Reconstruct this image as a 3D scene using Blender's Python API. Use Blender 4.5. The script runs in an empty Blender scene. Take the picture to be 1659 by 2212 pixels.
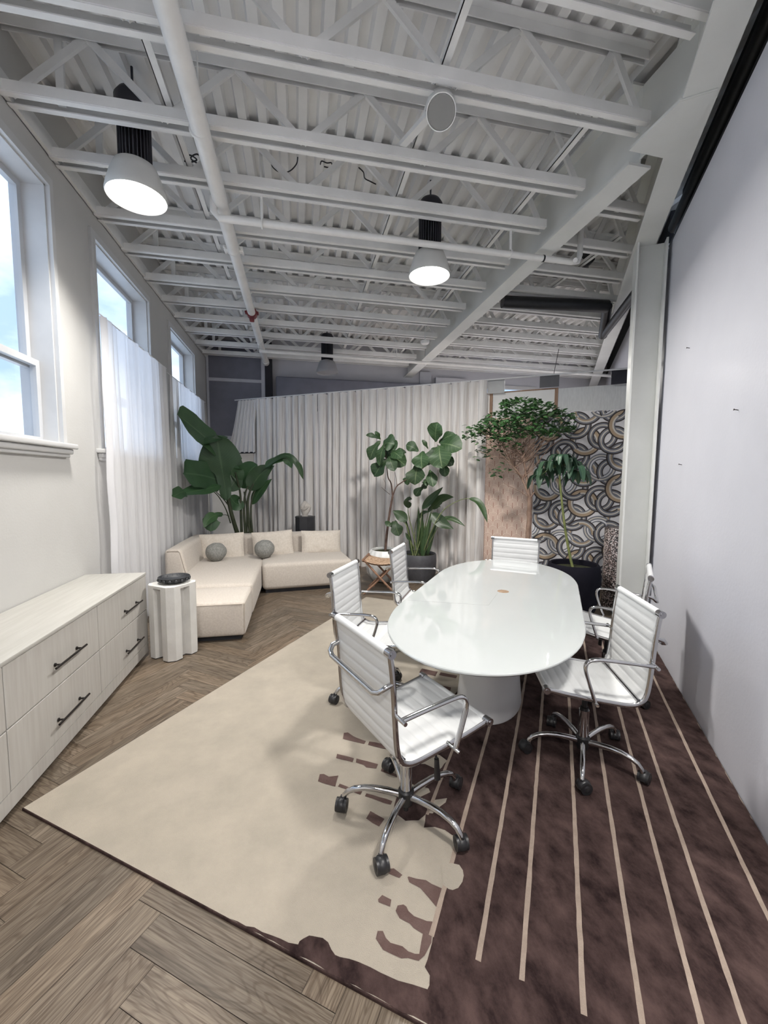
import bpy, bmesh, math, random
from mathutils import Vector, Matrix, noise as mnoise
R = math.radians
rng = random.Random(7)
scene = bpy.context.scene
COL = scene.collection

# ------------------------------------------------------------------ frame of the room
# X along the joists, Y along the window wall, Z up.  The angled partition, rug, table and
# backdrop share a second frame: s along the partition, v to its right.
WA = 0.60169
WD = Vector((math.sin(WA), math.cos(WA), 0)); WN = Vector((math.cos(WA), -math.sin(WA), 0))
def SV(s, v, z=0.0): return WD*s + WN*v + Vector((0, 0, z))
YAW = math.pi/2 - WA            # heading of WD
H = 1.54
CAMR = Matrix(((0.9794888, -0.0104787, 0.2012259), (-0.2013943, -0.0830351, 0.9759844), (0.0064817, -0.9964915, -0.0834423)))
FPX = 893.22
def ray(x, y): return CAMR @ Vector(((x-829.5)/FPX, (y-1106)/FPX, 1.0))
def PZ(x, y, z): d = ray(x, y); return Vector((0, 0, H)) + d*((z-H)/d.z)
def PY(x, y, Y): d = ray(x, y); return Vector((0, 0, H)) + d*(Y/d.y)
def PX(x, y, X): d = ray(x, y); return Vector((0, 0, H)) + d*(X/d.x)
def PS(x, y, s): d = ray(x, y); return Vector((0, 0, H)) + d*(s/d.dot(WD))

# ------------------------------------------------------------------ materials
def newmat(name):
    m = bpy.data.materials.new(name); m.use_nodes = True
    nt = m.node_tree; nt.nodes.clear()
    out = nt.nodes.new('ShaderNodeOutputMaterial'); b = nt.nodes.new('ShaderNodeBsdfPrincipled')
    nt.links.new(b.outputs[0], out.inputs[0])
    return m, nt, b, out
def N(nt, t, **k):
    n = nt.nodes.new('ShaderNode'+t)
    for a, v in k.items():
        if a.startswith('i_'): n.inputs[a[2:].replace('_', ' ')].default_value = v
        else: setattr(n, a, v)
    return n
def c4(c): return (c[0], c[1], c[2], 1.0)
def pm(name, c1, c2=None, scale=6, rough=.5, metal=0, bump=0, bscale=None, coat=0, spec=.5, stretch=None, detail=4, trans=0, sheen=0):
    m, nt, b, out = newmat(name)
    if c2 is None: c2 = tuple(x*.93 for x in c1)
    tc = N(nt, 'TexCoord'); mp = N(nt, 'Mapping')
    nt.links.new(tc.outputs['Object'], mp.inputs[0])
    if stretch: mp.inputs['Scale'].default_value = stretch
    no = N(nt, 'TexNoise'); no.inputs['Scale'].default_value = scale; no.inputs['Detail'].default_value = detail
    nt.links.new(mp.outputs[0], no.inputs['Vector'])
    rp = N(nt, 'ValToRGB'); rp.color_ramp.elements[0].position = .35; rp.color_ramp.elements[1].position = .65
    rp.color_ramp.elements[0].color = c4(c1); rp.color_ramp.elements[1].color = c4(c2)
    nt.links.new(no.outputs[0], rp.inputs[0]); nt.links.new(rp.outputs[0], b.inputs['Base Color'])
    b.inputs['Roughness'].default_value = rough; b.inputs['Metallic'].default_value = metal
    b.inputs['Coat Weight'].default_value = coat; b.inputs['Specular IOR Level'].default_value = spec
    b.inputs['Sheen Weight'].default_value = sheen
    if bump:
        n2 = N(nt, 'TexNoise'); n2.inputs['Scale'].default_value = bscale or scale*8; n2.inputs['Detail'].default_value = 3
        nt.links.new(mp.outputs[0], n2.inputs['Vector'])
        bp = N(nt, 'Bump'); bp.inputs['Strength'].default_value = bump; bp.inputs['Distance'].default_value = .01
        nt.links.new(n2.outputs[0], bp.inputs['Height']); nt.links.new(bp.outputs[0], b.inputs['Normal'])
    return m
M = {}
M['wall'] = pm('wall_paint', (.55, .545, .53), (.53, .525, .51), 3, .55, bump=.08, bscale=60)
M['wall_r'] = pm('partition_paint', (.73, .735, .80), (.71, .715, .78), 3, .5, bump=.08, bscale=50)
M['wall_b'] = pm('back_wall_paint', (.56, .56, .60), (.52, .52, .56), 2, .6)
M['wall_f'] = pm('front_wall_paint', (.5, .5, .5), None, 3, .6)
M['gap_post'] = pm('gap_shade_and_post', (.016, .015, .02), (.02, .02, .026), 3, .8)  # darkness of the unlit gap given as colour; also the dark corner post
M['darkpanel'] = pm('slate_panel', (.17, .175, .22), (.15, .155, .195), 6, .6, bump=.05)
M['panelframe'] = pm('grey_frame', (.50, .51, .56), None, 6, .5)
M['trim'] = pm('white_trim', (.60, .60, .60), None, 5, .35)
M['vinyl'] = pm('window_vinyl', (.52, .53, .55), None, 5, .3)
M['steel'] = pm('painted_steel', (.82, .82, .81), (.74, .74, .73), 4, .5, bump=.05, bscale=40)
M['deck'] = pm('painted_deck', (.84, .835, .825), (.74, .735, .73), 2.5, .6, bump=.05)
M['girder'] = pm('girder_paint', (.74, .75, .73), (.67, .68, .66), 2.5, .5, bump=.04)
M['pipe'] = pm('pipe_paint', (.82, .815, .80), (.74, .735, .72), 5, .4)
M['red'] = pm('red_coupling_paint', (.20, .02, .025), (.12, .015, .02), 20, .45)
M['black'] = pm('black_plastic', (.012, .012, .014), (.018, .018, .02), 20, .42)
M['blackmatte'] = pm('black_matte', (.014, .014, .018), (.02, .02, .024), 12, .75)
M['blackmetal'] = pm('black_metal', (.016, .013, .012), None, 20, .38, metal=.4)
M['chrome'] = pm('chrome', (.58, .58, .59), (.54, .54, .55), 9, .07, metal=1)
M['alu'] = pm('polished_aluminium', (.46, .46, .48), (.40, .40, .42), 9, .14, metal=1)
M['leather'] = pm('white_leatherette', (.70, .71, .715), (.68, .69, .695), 8, .38, bump=.06, bscale=220)
M['tabletop'] = pm('gloss_white_lacquer', (.53, .555, .555), (.52, .545, .545), 3, .05, coat=.6)
M['tablebase'] = pm('white_satin', (.74, .74, .75), (.70, .70, .71), 3, .3)
M['seam'] = pm('seam_grey', (.35, .36, .36), None, 8, .5)
M['corkwood'] = pm('grommet_wood', (.33, .23, .155), (.25, .17, .11), 30, .5)
M['dresser'] = pm('bleached_oak', (.50, .485, .455), (.45, .43, .40), 5, .5, bump=.03, bscale=20, stretch=(9, 9, .7))
M['dressertop'] = pm('bleached_oak_top', (.46, .45, .42), (.41, .40, .37), 5, .45, bump=.03, bscale=20, stretch=(9, .7, 9))
M['plinth'] = pm('white_plaster', (.68, .67, .645), (.62, .61, .585), 7, .6, bump=.1, bscale=50)
M['bowl'] = pm('black_ceramic', (.018, .02, .024), (.028, .03, .035), 14, .5, bump=.1)
M['sofa'] = pm('oatmeal_boucle', (.60, .545, .485), (.53, .475, .42), 60, .95, bump=.25, bscale=260, sheen=.2)
M['cushion'] = pm('cream_linen', (.70, .64, .57), (.62, .56, .49), 45, .95, bump=.25, bscale=200)
M['ball'] = pm('grey_boucle', (.30, .30, .28), (.20, .20, .19), 60, .98, bump=.4, bscale=160)
M['piping'] = pm('sofa_piping', (.50, .44, .38), None, 30, .9)
M['stone'] = pm('plaster_sculpture', (.66, .62, .57), (.56, .52, .48), 20, .7, bump=.1)
M['darkstand'] = pm('dark_pedestal', (.045, .045, .05), (.035, .035, .04), 8, .5)
M['whitepot'] = pm('white_ceramic_pot', (.82, .82, .80), (.76, .77, .76), 6, .35)
M['greypot'] = pm('charcoal_pot', (.075, .075, .085), (.06, .06, .068), 20, .6)
M['blackpot'] = pm('black_pot', (.006, .0055, .011), (.008, .0075, .014), 12, .85, spec=.2)
M['soil'] = pm('soil', (.045, .05, .015), (.02, .025, .008), 40, .95, bump=.6)
M['bark'] = pm('bark', (.34, .23, .175), (.24, .155, .115), 14, .85, bump=.4, bscale=60)
M['barkfig'] = pm('fig_bark', (.15, .095, .075), (.09, .055, .045), 20, .85, bump=.3)
M['greenstem'] = pm('green_stem', (.22, .24, .08), (.13, .16, .05), 12, .6)
M['darkstem'] = pm('dark_stem', (.03, .04, .02), (.05, .06, .03), 12, .6)
M['stalk'] = pm('light_stalk', (.14, .18, .06), (.22, .25, .12), 8, .5)
M['rattan'] = pm('woven_rattan', (.60, .43, .30), (.32, .20, .12), 38, .7, bump=.5, bscale=150)
M['bamboo'] = pm('stool_wood', (.30, .17, .11), (.20, .11, .07), 20, .5)
M['boardwhite'] = pm('white_board', (.86, .85, .83), (.83, .82, .80), 8, .6)
M['boardlinen'] = pm('linen_board', (.70, .71, .71), (.63, .64, .64), 60, .7, stretch=(1, 1, .2))
M['woodedge'] = pm('raw_wood_edge', (.36, .23, .15), (.28, .17, .11), 12, .6, stretch=(6, 6, .6))
M['card'] = pm('grey_sample_card', (.11, .11, .12), None, 10, .5)
M['cardb'] = pm('black_sample_card', (.018, .018, .03), None, 10, .5)
M['cardg'] = pm('pale_sample_card', (.30, .31, .32), None, 10, .35)
M['lampshade'] = pm('frosted_shade', (.60, .60, .58), None, 6, .4)
M['lampdark'] = pm('lamp_heatsink', (.05, .05, .06), (.04, .04, .05), 6, .45, metal=.3)
M['lampgrey'] = pm('unlit_shade', (.32, .32, .34), None, 6, .3)
M['lens'] = pm('lens_grey', (.24, .24, .235), None, 6, .35)
M['white'] = pm('white_plastic', (.80, .80, .79), None, 6, .4)
M['ring_w'] = pm('paper_white', (.80, .79, .81), None, 30, .8)
M['ring_k'] = pm('paper_charcoal', (.055, .045, .045), None, 30, .8)
M['ring_g'] = pm('paper_slate', (.20, .21, .245), None, 30, .8)
M['ring_c'] = pm('paper_cream', (.66, .62, .56), None, 30, .8)
M['ring_t'] = pm('paper_tan', (.46, .35, .24), None, 30, .8)
M['pink'] = pm('paper_blush', (.60, .39, .32), (.56, .36, .29), 8, .8)
M['pinkline'] = pm('paper_blush_line', (.90, .76, .65), None, 8, .8)
M['rodwhite'] = pm('white_rod', (.84, .84, .85), None, 6, .35)

def emis(name, col, st):
    m, nt, b, out = newmat(name)
    b.inputs['Base Color'].default_value = c4(col); b.inputs['Emission Color'].default_value = c4(col)
    b.inputs['Emission Strength'].default_value = st
    return m
M['glow'] = emis('lamp_diffuser', (1, .97, .92), 6.0)

def glassmat():
    m, nt, b, out = newmat('window_glass')
    nt.nodes.remove(b)
    t = N(nt, 'BsdfTransparent'); t.inputs[0].default_value = (.97, .985, 1, 1)
    g = N(nt, 'BsdfGlossy'); g.inputs['Roughness'].default_value = .03
    mx = N(nt, 'MixShader'); mx.inputs[0].default_value = .07
    nt.links.new(t.outputs[0], mx.inputs[1]); nt.links.new(g.outputs[0], mx.inputs[2]); nt.links.new(mx.outputs[0], out.inputs[0])
    return m
M['glass'] = glassmat()

def sheermat():
    m, nt, b, out = newmat('sheer_voile')
    nt.nodes.remove(b)
    uv = N(nt, 'UVMap'); mp = N(nt, 'Mapping'); mp.inputs['Scale'].default_value = (60, 2, 1)
    nt.links.new(uv.outputs[0], mp.inputs[0])
    no = N(nt, 'TexNoise'); no.inputs['Scale'].default_value = 3; nt.links.new(mp.outputs[0], no.inputs['Vector'])
    d = N(nt, 'BsdfDiffuse'); d.inputs[0].default_value = (.90, .90, .90, 1)
    tl = N(nt, 'BsdfTranslucent'); tl.inputs[0].default_value = (.90, .90, .95, 1)
    tr = N(nt, 'BsdfTransparent')
    m1 = N(nt, 'MixShader'); m1.inputs[0].default_value = .5
    nt.links.new(d.outputs[0], m1.inputs[1]); nt.links.new(tl.outputs[0], m1.inputs[2])
    mr = N(nt, 'MapRange'); mr.inputs['To Min'].default_value = .08; mr.inputs['To Max'].default_value = .22
    nt.links.new(no.outputs[0], mr.inputs[0])
    m2 = N(nt, 'MixShader'); nt.links.new(mr.outputs[0], m2.inputs[0])
    nt.links.new(m1.outputs[0], m2.inputs[1]); nt.links.new(tr.outputs[0], m2.inputs[2]); nt.links.new(m2.outputs[0], out.inputs[0])
    return m
M['sheer'] = sheermat()

def curtainmat():
    m, nt, b, out = newmat('striped_curtain_linen')
    uv = N(nt, 'UVMap'); mp = N(nt, 'Mapping'); mp.inputs['Scale'].default_value = (1, .012, 1)
    nt.links.new(uv.outputs[0], mp.inputs[0])
    no = N(nt, 'TexNoise'); no.inputs['Scale'].default_value = 150; no.inputs['Detail'].default_value = 3
    nt.links.new(mp.outputs[0], no.inputs['Vector'])
    rp = N(nt, 'ValToRGB'); e = rp.color_ramp.elements
    e[0].position = .36; e[0].color = (.66, .62, .59, 1); e[1].position = .56; e[1].color = (.88, .855, .84, 1)
    x = e.new(.47); x.color = (.82, .79, .77, 1)
    nt.links.new(no.outputs[0], rp.inputs[0]); nt.links.new(rp.outputs[0], b.inputs['Base Color'])
    b.inputs['Roughness'].default_value = .9; b.inputs['Specular IOR Level'].default_value = .2
    return m
M['curtain'] = curtainmat()

def floormat():
    m, nt, b, out = newmat('oak_herringbone')
    uv = N(nt, 'UVMap'); at = N(nt, 'Attribute', attribute_name='tint')
    mp = N(nt, 'Mapping'); mp.inputs['Scale'].default_value = (1.1, 14, 1)
    nt.links.new(uv.outputs[0], mp.inputs[0])
    n1 = N(nt, 'TexNoise'); n1.inputs['Scale'].default_value = 2.2; n1.inputs['Detail'].default_value = 6; n1.inputs['Distortion'].default_value = .9
    nt.links.new(mp.outputs[0], n1.inputs['Vector'])
    # cathedral grain: contour lines of a stretched noise
    mp2 = N(nt, 'Mapping'); mp2.inputs['Scale'].default_value = (1.5, 8.5, 1)
    nt.links.new(uv.outputs[0], mp2.inputs[0])
    n2 = N(nt, 'TexNoise'); n2.inputs['Scale'].default_value = .9; n2.inputs['Detail'].default_value = 1.5; n2.inputs['Distortion'].default_value = .4
    nt.links.new(mp2.outputs[0], n2.inputs['Vector'])
    mu = N(nt, 'Math', operation='MULTIPLY'); mu.inputs[1].default_value = 110
    sn = N(nt, 'Math', operation='SINE'); nt.links.new(n2.outputs[0], mu.inputs[0]); nt.links.new(mu.outputs[0], sn.inputs[0])
    mr = N(nt, 'MapRange'); mr.inputs['From Min'].default_value = .35; mr.inputs['From Max'].default_value = 1; nt.links.new(sn.outputs[0], mr.inputs[0])
    rp = N(nt, 'ValToRGB'); e = rp.color_ramp.elements
    e[0].position = .3; e[0].color = (.108, .083, .060, 1); e[1].position = .7; e[1].color = (.200, .160, .120, 1)
    nt.links.new(n1.outputs[0], rp.inputs[0])
    mx = N(nt, 'MixRGB', blend_type='MULTIPLY'); nt.links.new(mr.outputs[0], mx.inputs[0])
    nt.links.new(rp.outputs[0], mx.inputs[1]); mx.inputs[2].default_value = (.74, .71, .68, 1)
    mp3 = N(nt, 'Mapping'); mp3.inputs['Scale'].default_value = (3.5, 95, 1); nt.links.new(uv.outputs[0], mp3.inputs[0])
    n3 = N(nt, 'TexNoise'); n3.inputs['Scale'].default_value = 2; n3.inputs['Detail'].default_value = 3; nt.links.new(mp3.outputs[0], n3.inputs['Vector'])
    r3 = N(nt, 'ValToRGB'); r3.color_ramp.elements[0].position = .38; r3.color_ramp.elements[0].color = (.62, .58, .54, 1); r3.color_ramp.elements[1].position = .56; r3.color_ramp.elements[1].color = (1.08, 1.08, 1.08, 1)
    nt.links.new(n3.outputs[0], r3.inputs[0])
    m3 = N(nt, 'MixRGB', blend_type='MULTIPLY'); m3.inputs[0].default_value = 1; nt.links.new(mx.outputs[0], m3.inputs[1]); nt.links.new(r3.outputs[0], m3.inputs[2]); mx = m3
    mt = N(nt, 'MixRGB', blend_type='MULTIPLY'); mt.inputs[0].default_value = 1
    nt.links.new(mx.outputs[0], mt.inputs[1]); nt.links.new(at.outputs['Color'], mt.inputs[2])
    nt.links.new(mt.outputs[0], b.inputs['Base Color'])
    b.inputs['Roughness'].default_value = .42; b.inputs['Specular IOR Level'].default_value = .35
    bp = N(nt, 'Bump'); bp.inputs['Strength'].default_value = .12; bp.inputs['Distance'].default_value = .004
    nt.links.new(n1.outputs[0], bp.inputs['Height']); nt.links.new(bp.outputs[0], b.inputs['Normal'])
    return m
M['floor'] = floormat()
M['gap'] = pm('floor_joint', (.03, .022, .016), None, 10, .8)

def rugmat(name, c1, c2, sc, stretch=None, bump=.5):
    m = pm(name, c1, c2, sc, 1.0, bump=bump, bscale=330, sheen=.0, spec=.1, detail=12, stretch=stretch)
    for n_ in m.node_tree.nodes:
        if n_.type == 'TEX_NOISE' and n_.inputs['Detail'].default_value > 10: n_.inputs['Roughness'].default_value = .68
    return m
M['rugcream'] = rugmat('rug_cream_wool', (.405, .36, .30), (.345, .31, .26), 4)
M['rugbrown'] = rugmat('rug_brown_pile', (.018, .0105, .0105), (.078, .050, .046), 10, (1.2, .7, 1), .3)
M['rugdash'] = rugmat('rug_brown_dash', (.10, .062, .056), (.14, .095, .085), 9)
M['rugstripe'] = rugmat('rug_stripe', (.36, .29, .24), (.29, .23, .19), 20)

def leafmat(name, c1, c2, vein, rough=.35, nv=9):
    m, nt, b, out = newmat(name)
    uv = N(nt, 'UVMap'); sx = N(nt, 'SeparateXYZ'); nt.links.new(uv.outputs[0], sx.inputs[0])
    at = N(nt, 'Attribute', attribute_name='tint')
    no = N(nt, 'TexNoise'); no.inputs['Scale'].default_value = 9
    tc = N(nt, 'TexCoord'); nt.links.new(tc.outputs['Object'], no.inputs['Vector'])
    mx = N(nt, 'MixRGB'); mx.inputs[1].default_value = c4(c1); mx.inputs[2].default_value = c4(c2)
    nt.links.new(no.outputs[0], mx.inputs[0])
    # u is -1..1 across, v 0..1 along
    ab = N(nt, 'Math', operation='ABSOLUTE'); nt.links.new(sx.outputs[0], ab.inputs[0])
    lt = N(nt, 'Math', operation='LESS_THAN'); lt.inputs[1].default_value = .05; nt.links.new(ab.outputs[0], lt.inputs[0])
    ad = N(nt, 'Math', operation='MULTIPLY_ADD'); ad.inputs[1].default_value = -.22; nt.links.new(ab.outputs[0], ad.inputs[0]); nt.links.new(sx.outputs[1], ad.inputs[2])
    fr = N(nt, 'Math', operation='MULTIPLY'); fr.inputs[1].default_value = nv; nt.links.new(ad.outputs[0], fr.inputs[0])
    f2 = N(nt, 'Math', operation='FRACT'); nt.links.new(fr.outputs[0], f2.inputs[0])
    l2 = N(nt, 'Math', operation='LESS_THAN'); l2.inputs[1].default_value = .11; nt.links.new(f2.outputs[0], l2.inputs[0])
    h2 = N(nt, 'Math', operation='MULTIPLY'); h2.inputs[1].default_value = .45; nt.links.new(l2.outputs[0], h2.inputs[0])
    mxv = N(nt, 'Math', operation='MAXIMUM'); nt.links.new(lt.outputs[0], mxv.inputs[0]); nt.links.new(h2.outputs[0], mxv.inputs[1])
    mv = N(nt, 'MixRGB'); mv.inputs[2].default_value = c4(vein); nt.links.new(mxv.outputs[0], mv.inputs[0]); nt.links.new(mx.outputs[0], mv.inputs[1])
    mt = N(nt, 'MixRGB', blend_type='MULTIPLY'); mt.inputs[0].default_value = 1
    nt.links.new(mv.outputs[0], mt.inputs[1]); nt.links.new(at.outputs['Color'], mt.inputs[2])
    nt.links.new(mt.outputs[0], b.inputs['Base Color']); b.inputs['Roughness'].default_value = rough
    tl = N(nt, 'BsdfTranslucent'); nt.links.new(mt.outputs[0], tl.inputs[0])
    ms = N(nt, 'MixShader'); ms.inputs[0].default_value = .18
    nt.links.new(b.outputs[0], ms.inputs[1]); nt.links.new(tl.outputs[0], ms.inputs[2]); nt.links.new(ms.outputs[0], out.inputs[0])
    return m
M['leaf_fig'] = leafmat('fiddle_leaf', (.022, .052, .022), (.040, .080, .030), (.12, .17, .085), .5, 7)
M['leaf_banana'] = leafmat('banana_leaf', (.026, .066, .030), (.048, .105, .042), (.075, .135, .065), .42, 26)
M['leaf_strel'] = leafmat('strelitzia_leaf', (.028, .060, .024), (.050, .090, .034), (.085, .13, .06), .4, 22)
M['leaf_ficus'] = leafmat('ficus_leaf', (.030, .085, .030), (.065, .15, .05), (.07, .14, .055), .4, 1)
M['leaf_umb'] = leafmat('umbrella_leaf', (.026, .066, .040), (.048, .10, .060), (.10, .17, .10), .4, 1)

def terrazzomat():
    m, nt, b, out = newmat('fleck_terrazzo')
    tc = N(nt, 'TexCoord'); vo = N(nt, 'TexVoronoi'); vo.inputs['Scale'].default_value = 105
    nt.links.new(tc.outputs['Object'], vo.inputs['Vector'])
    sx = N(nt, 'SeparateColor'); nt.links.new(vo.outputs['Color'], sx.inputs[0])
    rp = N(nt, 'ValToRGB'); rp.color_ramp.interpolation = 'CONSTANT'; e = rp.color_ramp.elements
    e[0].color = (.02, .017, .017, 1); e[1].position = .45; e[1].color = (.16, .11, .10, 1)
    x = e.new(.68); x.color = (.46, .38, .36, 1); x = e.new(.84); x.color = (.74, .68, .66, 1)
    nt.links.new(sx.outputs[0], rp.inputs[0]); nt.links.new(rp.outputs[0], b.inputs['Base Color']); b.inputs['Roughness'].default_value = .3
    return m
M['terrazzo'] = terrazzomat()

# ------------------------------------------------------------------ mesh builder
ORG = {}
class MB:
    def __init__(s): s.v = []; s.f = []; s.m = []; s.uv = []; s.tint = []; s.hasuv = False; s.hastint = False
    def add(s, vs, fs, mi=0, uvs=None, tint=None):
        o = len(s.v); s.v += [Vector(p) for p in vs]
        if uvs: s.hasuv = True
        if tint: s.hastint = True
        for f in fs:
            s.f.append([o+i for i in f]); s.m.append(mi)
            s.uv.append([uvs[i] for i in f] if uvs else [(0, 0)]*len(f)); s.tint.append(tint or (1, 1, 1))
    def box(s, lo, hi, mi=0, mat=None):
        x0, y0, z0 = lo; x1, y1, z1 = hi
        vs = [Vector(p) for p in ((x0, y0, z0), (x1, y0, z0), (x1, y1, z0), (x0, y1, z0), (x0, y0, z1), (x1, y0, z1), (x1, y1, z1), (x0, y1, z1))]
        if mat is not None: vs = [mat @ p for p in vs]
        s.add(vs, [(0, 3, 2, 1), (4, 5, 6, 7), (0, 1, 5, 4), (1, 2, 6, 5), (2, 3, 7, 6), (3, 0, 4, 7)], mi)
    def rbox(s, lo, hi, r, mi=0, mat=None, seg=3):
        bm = bmesh.new(); bmesh.ops.create_cube(bm, size=1)
        c = [(a+b)/2 for a, b in zip(lo, hi)]; d = [b-a for a, b in zip(lo, hi)]
        for p in bm.verts: p.co = Vector((c[0]+p.co.x*d[0], c[1]+p.co.y*d[1], c[2]+p.co.z*d[2]))
        bmesh.ops.bevel(bm, geom=bm.edges[:], offset=r, segments=seg, profile=.5, affect='EDGES')
        s.frombm(bm, mi, mat)
    def frombm(s, bm, mi=0, mat=None):
        bm.verts.index_update()
        vs = [(mat @ p.co) if mat is not None else p.co.copy() for p in bm.verts]
        s.add(vs, [[q.index for q in f.verts] for f in bm.faces], mi); bm.free()
    def bar(s, a, b, w, h, up=(0, 0, 1), mi=0):
        a = Vector(a); b = Vector(b); d = (b-a); L = d.length; d.normalize()
        u = Vector(up); x = d.cross(u)
        if x.length < 1e-5: x = d.cross(Vector((1, 0, 0)))
        x.normalize(); y = x.cross(d)
        vs = []
        for p in (a, b):
            for sx, sy in ((-1, -1), (1, -1), (1, 1), (-1, 1)): vs.append(p+x*(sx*w/2)+y*(sy*h/2))
        s.add(vs, [(3, 2, 1, 0), (4, 5, 6, 7), (0, 1, 5, 4), (1, 2, 6, 5), (2, 3, 7, 6), (3, 0, 4, 7)], mi)
    def sweep(s, path, rad, seg=8, mi=0, side=None, caps=True, close=False):
        # rad: number, (rx, ry) or list of either per point; side fixes the section's x axis
        P = [Vector(p) for p in path]; n = len(P); rings = []; prev = None
        vs = []
        for i, p in enumerate(P):
            if close: d = P[(i+1) % n]-P[i-1]
            else: d = P[min(i+1, n-1)]-P[max(i-1, 0)]
            d.normalize()
            if side is not None:
                x = Vector(side); x = x-d*x.dot(d)
                if x.length < 1e-6: x = d.orthogonal()
            elif prev is None: x = d.orthogonal()
            else: x = prev-d*prev.dot(d)
            x.normalize(); prev = x; y = d.cross(x)
            r = rad[i] if isinstance(rad, list) else rad
            rx, ry = r if isinstance(r, tuple) else (r, r)
            for k in range(seg):
                a = 2*math.pi*(k+.5)/seg; vs.append(p+x*(math.cos(a)*rx)+y*(math.sin(a)*ry))
        fs = []
        for i in range(n if close else n-1):
            j = (i+1) % n
            for k in range(seg):
                k2 = (k+1) % seg; fs.append((i*seg+k, i*seg+k2, j*seg+k2, j*seg+k))
        if caps and not close: fs.append(tuple(range(seg-1, -1, -1))); fs.append(tuple(range((n-1)*seg, n*seg)))
        s.add(vs, fs, mi)
    def cyl(s, a, b, r, seg=16, r2=None, mi=0): s.sweep([a, b], [r, r if r2 is None else r2], seg, mi)
    def lathe(s, prof, c=(0, 0, 0), seg=32, mi=0, axis=None, flute=None, sx=1, sy=1):
        vs = []; fs = []; c = Vector(c); n = len(prof)
        q = None if axis is None else Vector((0, 0, 1)).rotation_difference(Vector(axis).normalized()).to_matrix()
        for i, (r, z) in enumerate(prof):
            for k in range(seg):
                a = 2*math.pi*k/seg; rr = r*(1+(flute(a, i) if flute else 0))
                p = Vector((math.cos(a)*rr*sx, math.sin(a)*rr*sy, z))
                vs.append(c+(q @ p if q else p))
        for i in range(n-1):
            for k in range(seg):
                k2 = (k+1) % seg; fs.append((i*seg+k, i*seg+k2, (i+1)*seg+k2, (i+1)*seg+k))
        if prof[0][0] > 1e-4: fs.append(tuple(range(seg-1, -1, -1)))
        if prof[-1][0] > 1e-4: fs.append(tuple(range((n-1)*seg, n*seg)))
        s.add(vs, fs, mi)
    def prism(s, outline, z0, z1, mi=0, mat=None):
        n = len(outline); vs = [Vector((p[0], p[1], z0)) for p in outline]+[Vector((p[0], p[1], z1)) for p in outline]
        if mat is not None: vs = [mat @ p for p in vs]
        fs = [tuple(range(n-1, -1, -1)), tuple(range(n, 2*n))]+[(i, (i+1) % n, n+(i+1) % n, n+i) for i in range(n)]
        s.add(vs, fs, mi)
    def grid(s, fn, nu, nv, mi=0, uvfn=None, tint=None, closed_u=False):
        vs = [fn(i/nu, j/nv) for j in range(nv+1) for i in range(nu+1)]
        uvs = [(uvfn or (lambda a, b: (a, b)))(i/nu, j/nv) for j in range(nv+1) for i in range(nu+1)]
        fs = [(j*(nu+1)+i, j*(nu+1)+i+1, (j+1)*(nu+1)+i+1, (j+1)*(nu+1)+i) for j in range(nv) for i in range(nu)]
        s.add(vs, fs, mi, uvs, tint)
    def build(s, name, mats, parent=None, smooth=None, world=False, weld=False):
        if not isinstance(mats, (list, tuple)): mats = [mats]
        off = Vector((0, 0, 0))
        if world and parent is not None: off = ORG.get(parent.name, off)
        me = bpy.data.meshes.new(name)
        me.from_pydata([p-off for p in s.v], [], s.f)
        for m in mats: me.materials.append(m)
        me.polygons.foreach_set('material_index', s.m)
        if s.hasuv:
            ul = me.uv_layers.new(name='UVMap'); ul.data.foreach_set('uv', [c for f in s.uv for q in f for c in q])
        if s.hastint:
            at = me.color_attributes.new('tint', 'FLOAT_COLOR', 'CORNER')
            at.data.foreach_set('color', [c for f, t in zip(s.f, s.tint) for _ in f for c in (t[0], t[1], t[2], 1)])
        if weld:
            bm = bmesh.new(); bm.from_mesh(me); bmesh.ops.remove_doubles(bm, verts=bm.verts, dist=1e-5); bm.to_mesh(me); bm.free()
        if smooth:
            me.polygons.foreach_set('use_smooth', [True]*len(me.polygons)); me.set_sharp_from_angle(angle=R(smooth))
        me.validate(); me.update()
        o = bpy.data.objects.new(name, me); COL.objects.link(o)
        if parent is not None: o.parent = parent
        ORG[o.name] = off
        return o
def tag(o, label, cat, group=None):
    o['label'] = label; o['category'] = cat
    if group: o['group'] = group
    return o
def thing(name, label, cat, loc=(0, 0, 0), rotz=0, group=None):
    o = bpy.data.objects.new(name, None); COL.objects.link(o); o.empty_display_size = .1
    o.location = loc; o.rotation_euler = (0, 0, rotz); ORG[o.name] = Vector(loc)
    return tag(o, label, cat, group)
def struct(o): o['kind'] = 'structure'; return o
def dup(root, loc, rotz, label, group=None):
    r = root.copy(); COL.objects.link(r); r.location = loc; r.rotation_euler = (0, 0, rotz); r['label'] = label
    if group: r['group'] = group
    for ch in list(root.children):
        c = ch.copy(); COL.objects.link(c); c.parent = r
        for g in list(ch.children):
            d = g.copy(); COL.objects.link(d); d.parent = c
    return r
ORD = ['first', 'second', 'third', 'fourth', 'fifth', 'sixth', 'seventh', 'eighth', 'ninth', 'tenth', 'eleventh', 'twelfth', 'thirteenth']

# ------------------------------------------------------------------ camera
cam = bpy.data.cameras.new('camera'); cam.sensor_fit = 'HORIZONTAL'; cam.sensor_width = 36; cam.lens = FPX/1659*36
cam.clip_start = .02; cam.clip_end = 200
co = bpy.data.objects.new('camera', cam); COL.objects.link(co)
co.matrix_world = Matrix.Translation((0, 0, H)) @ Matrix([[CAMR[i][0], -CAMR[i][1], -CAMR[i][2]] for i in range(3)]).to_4x4()
scene.camera = co

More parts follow.
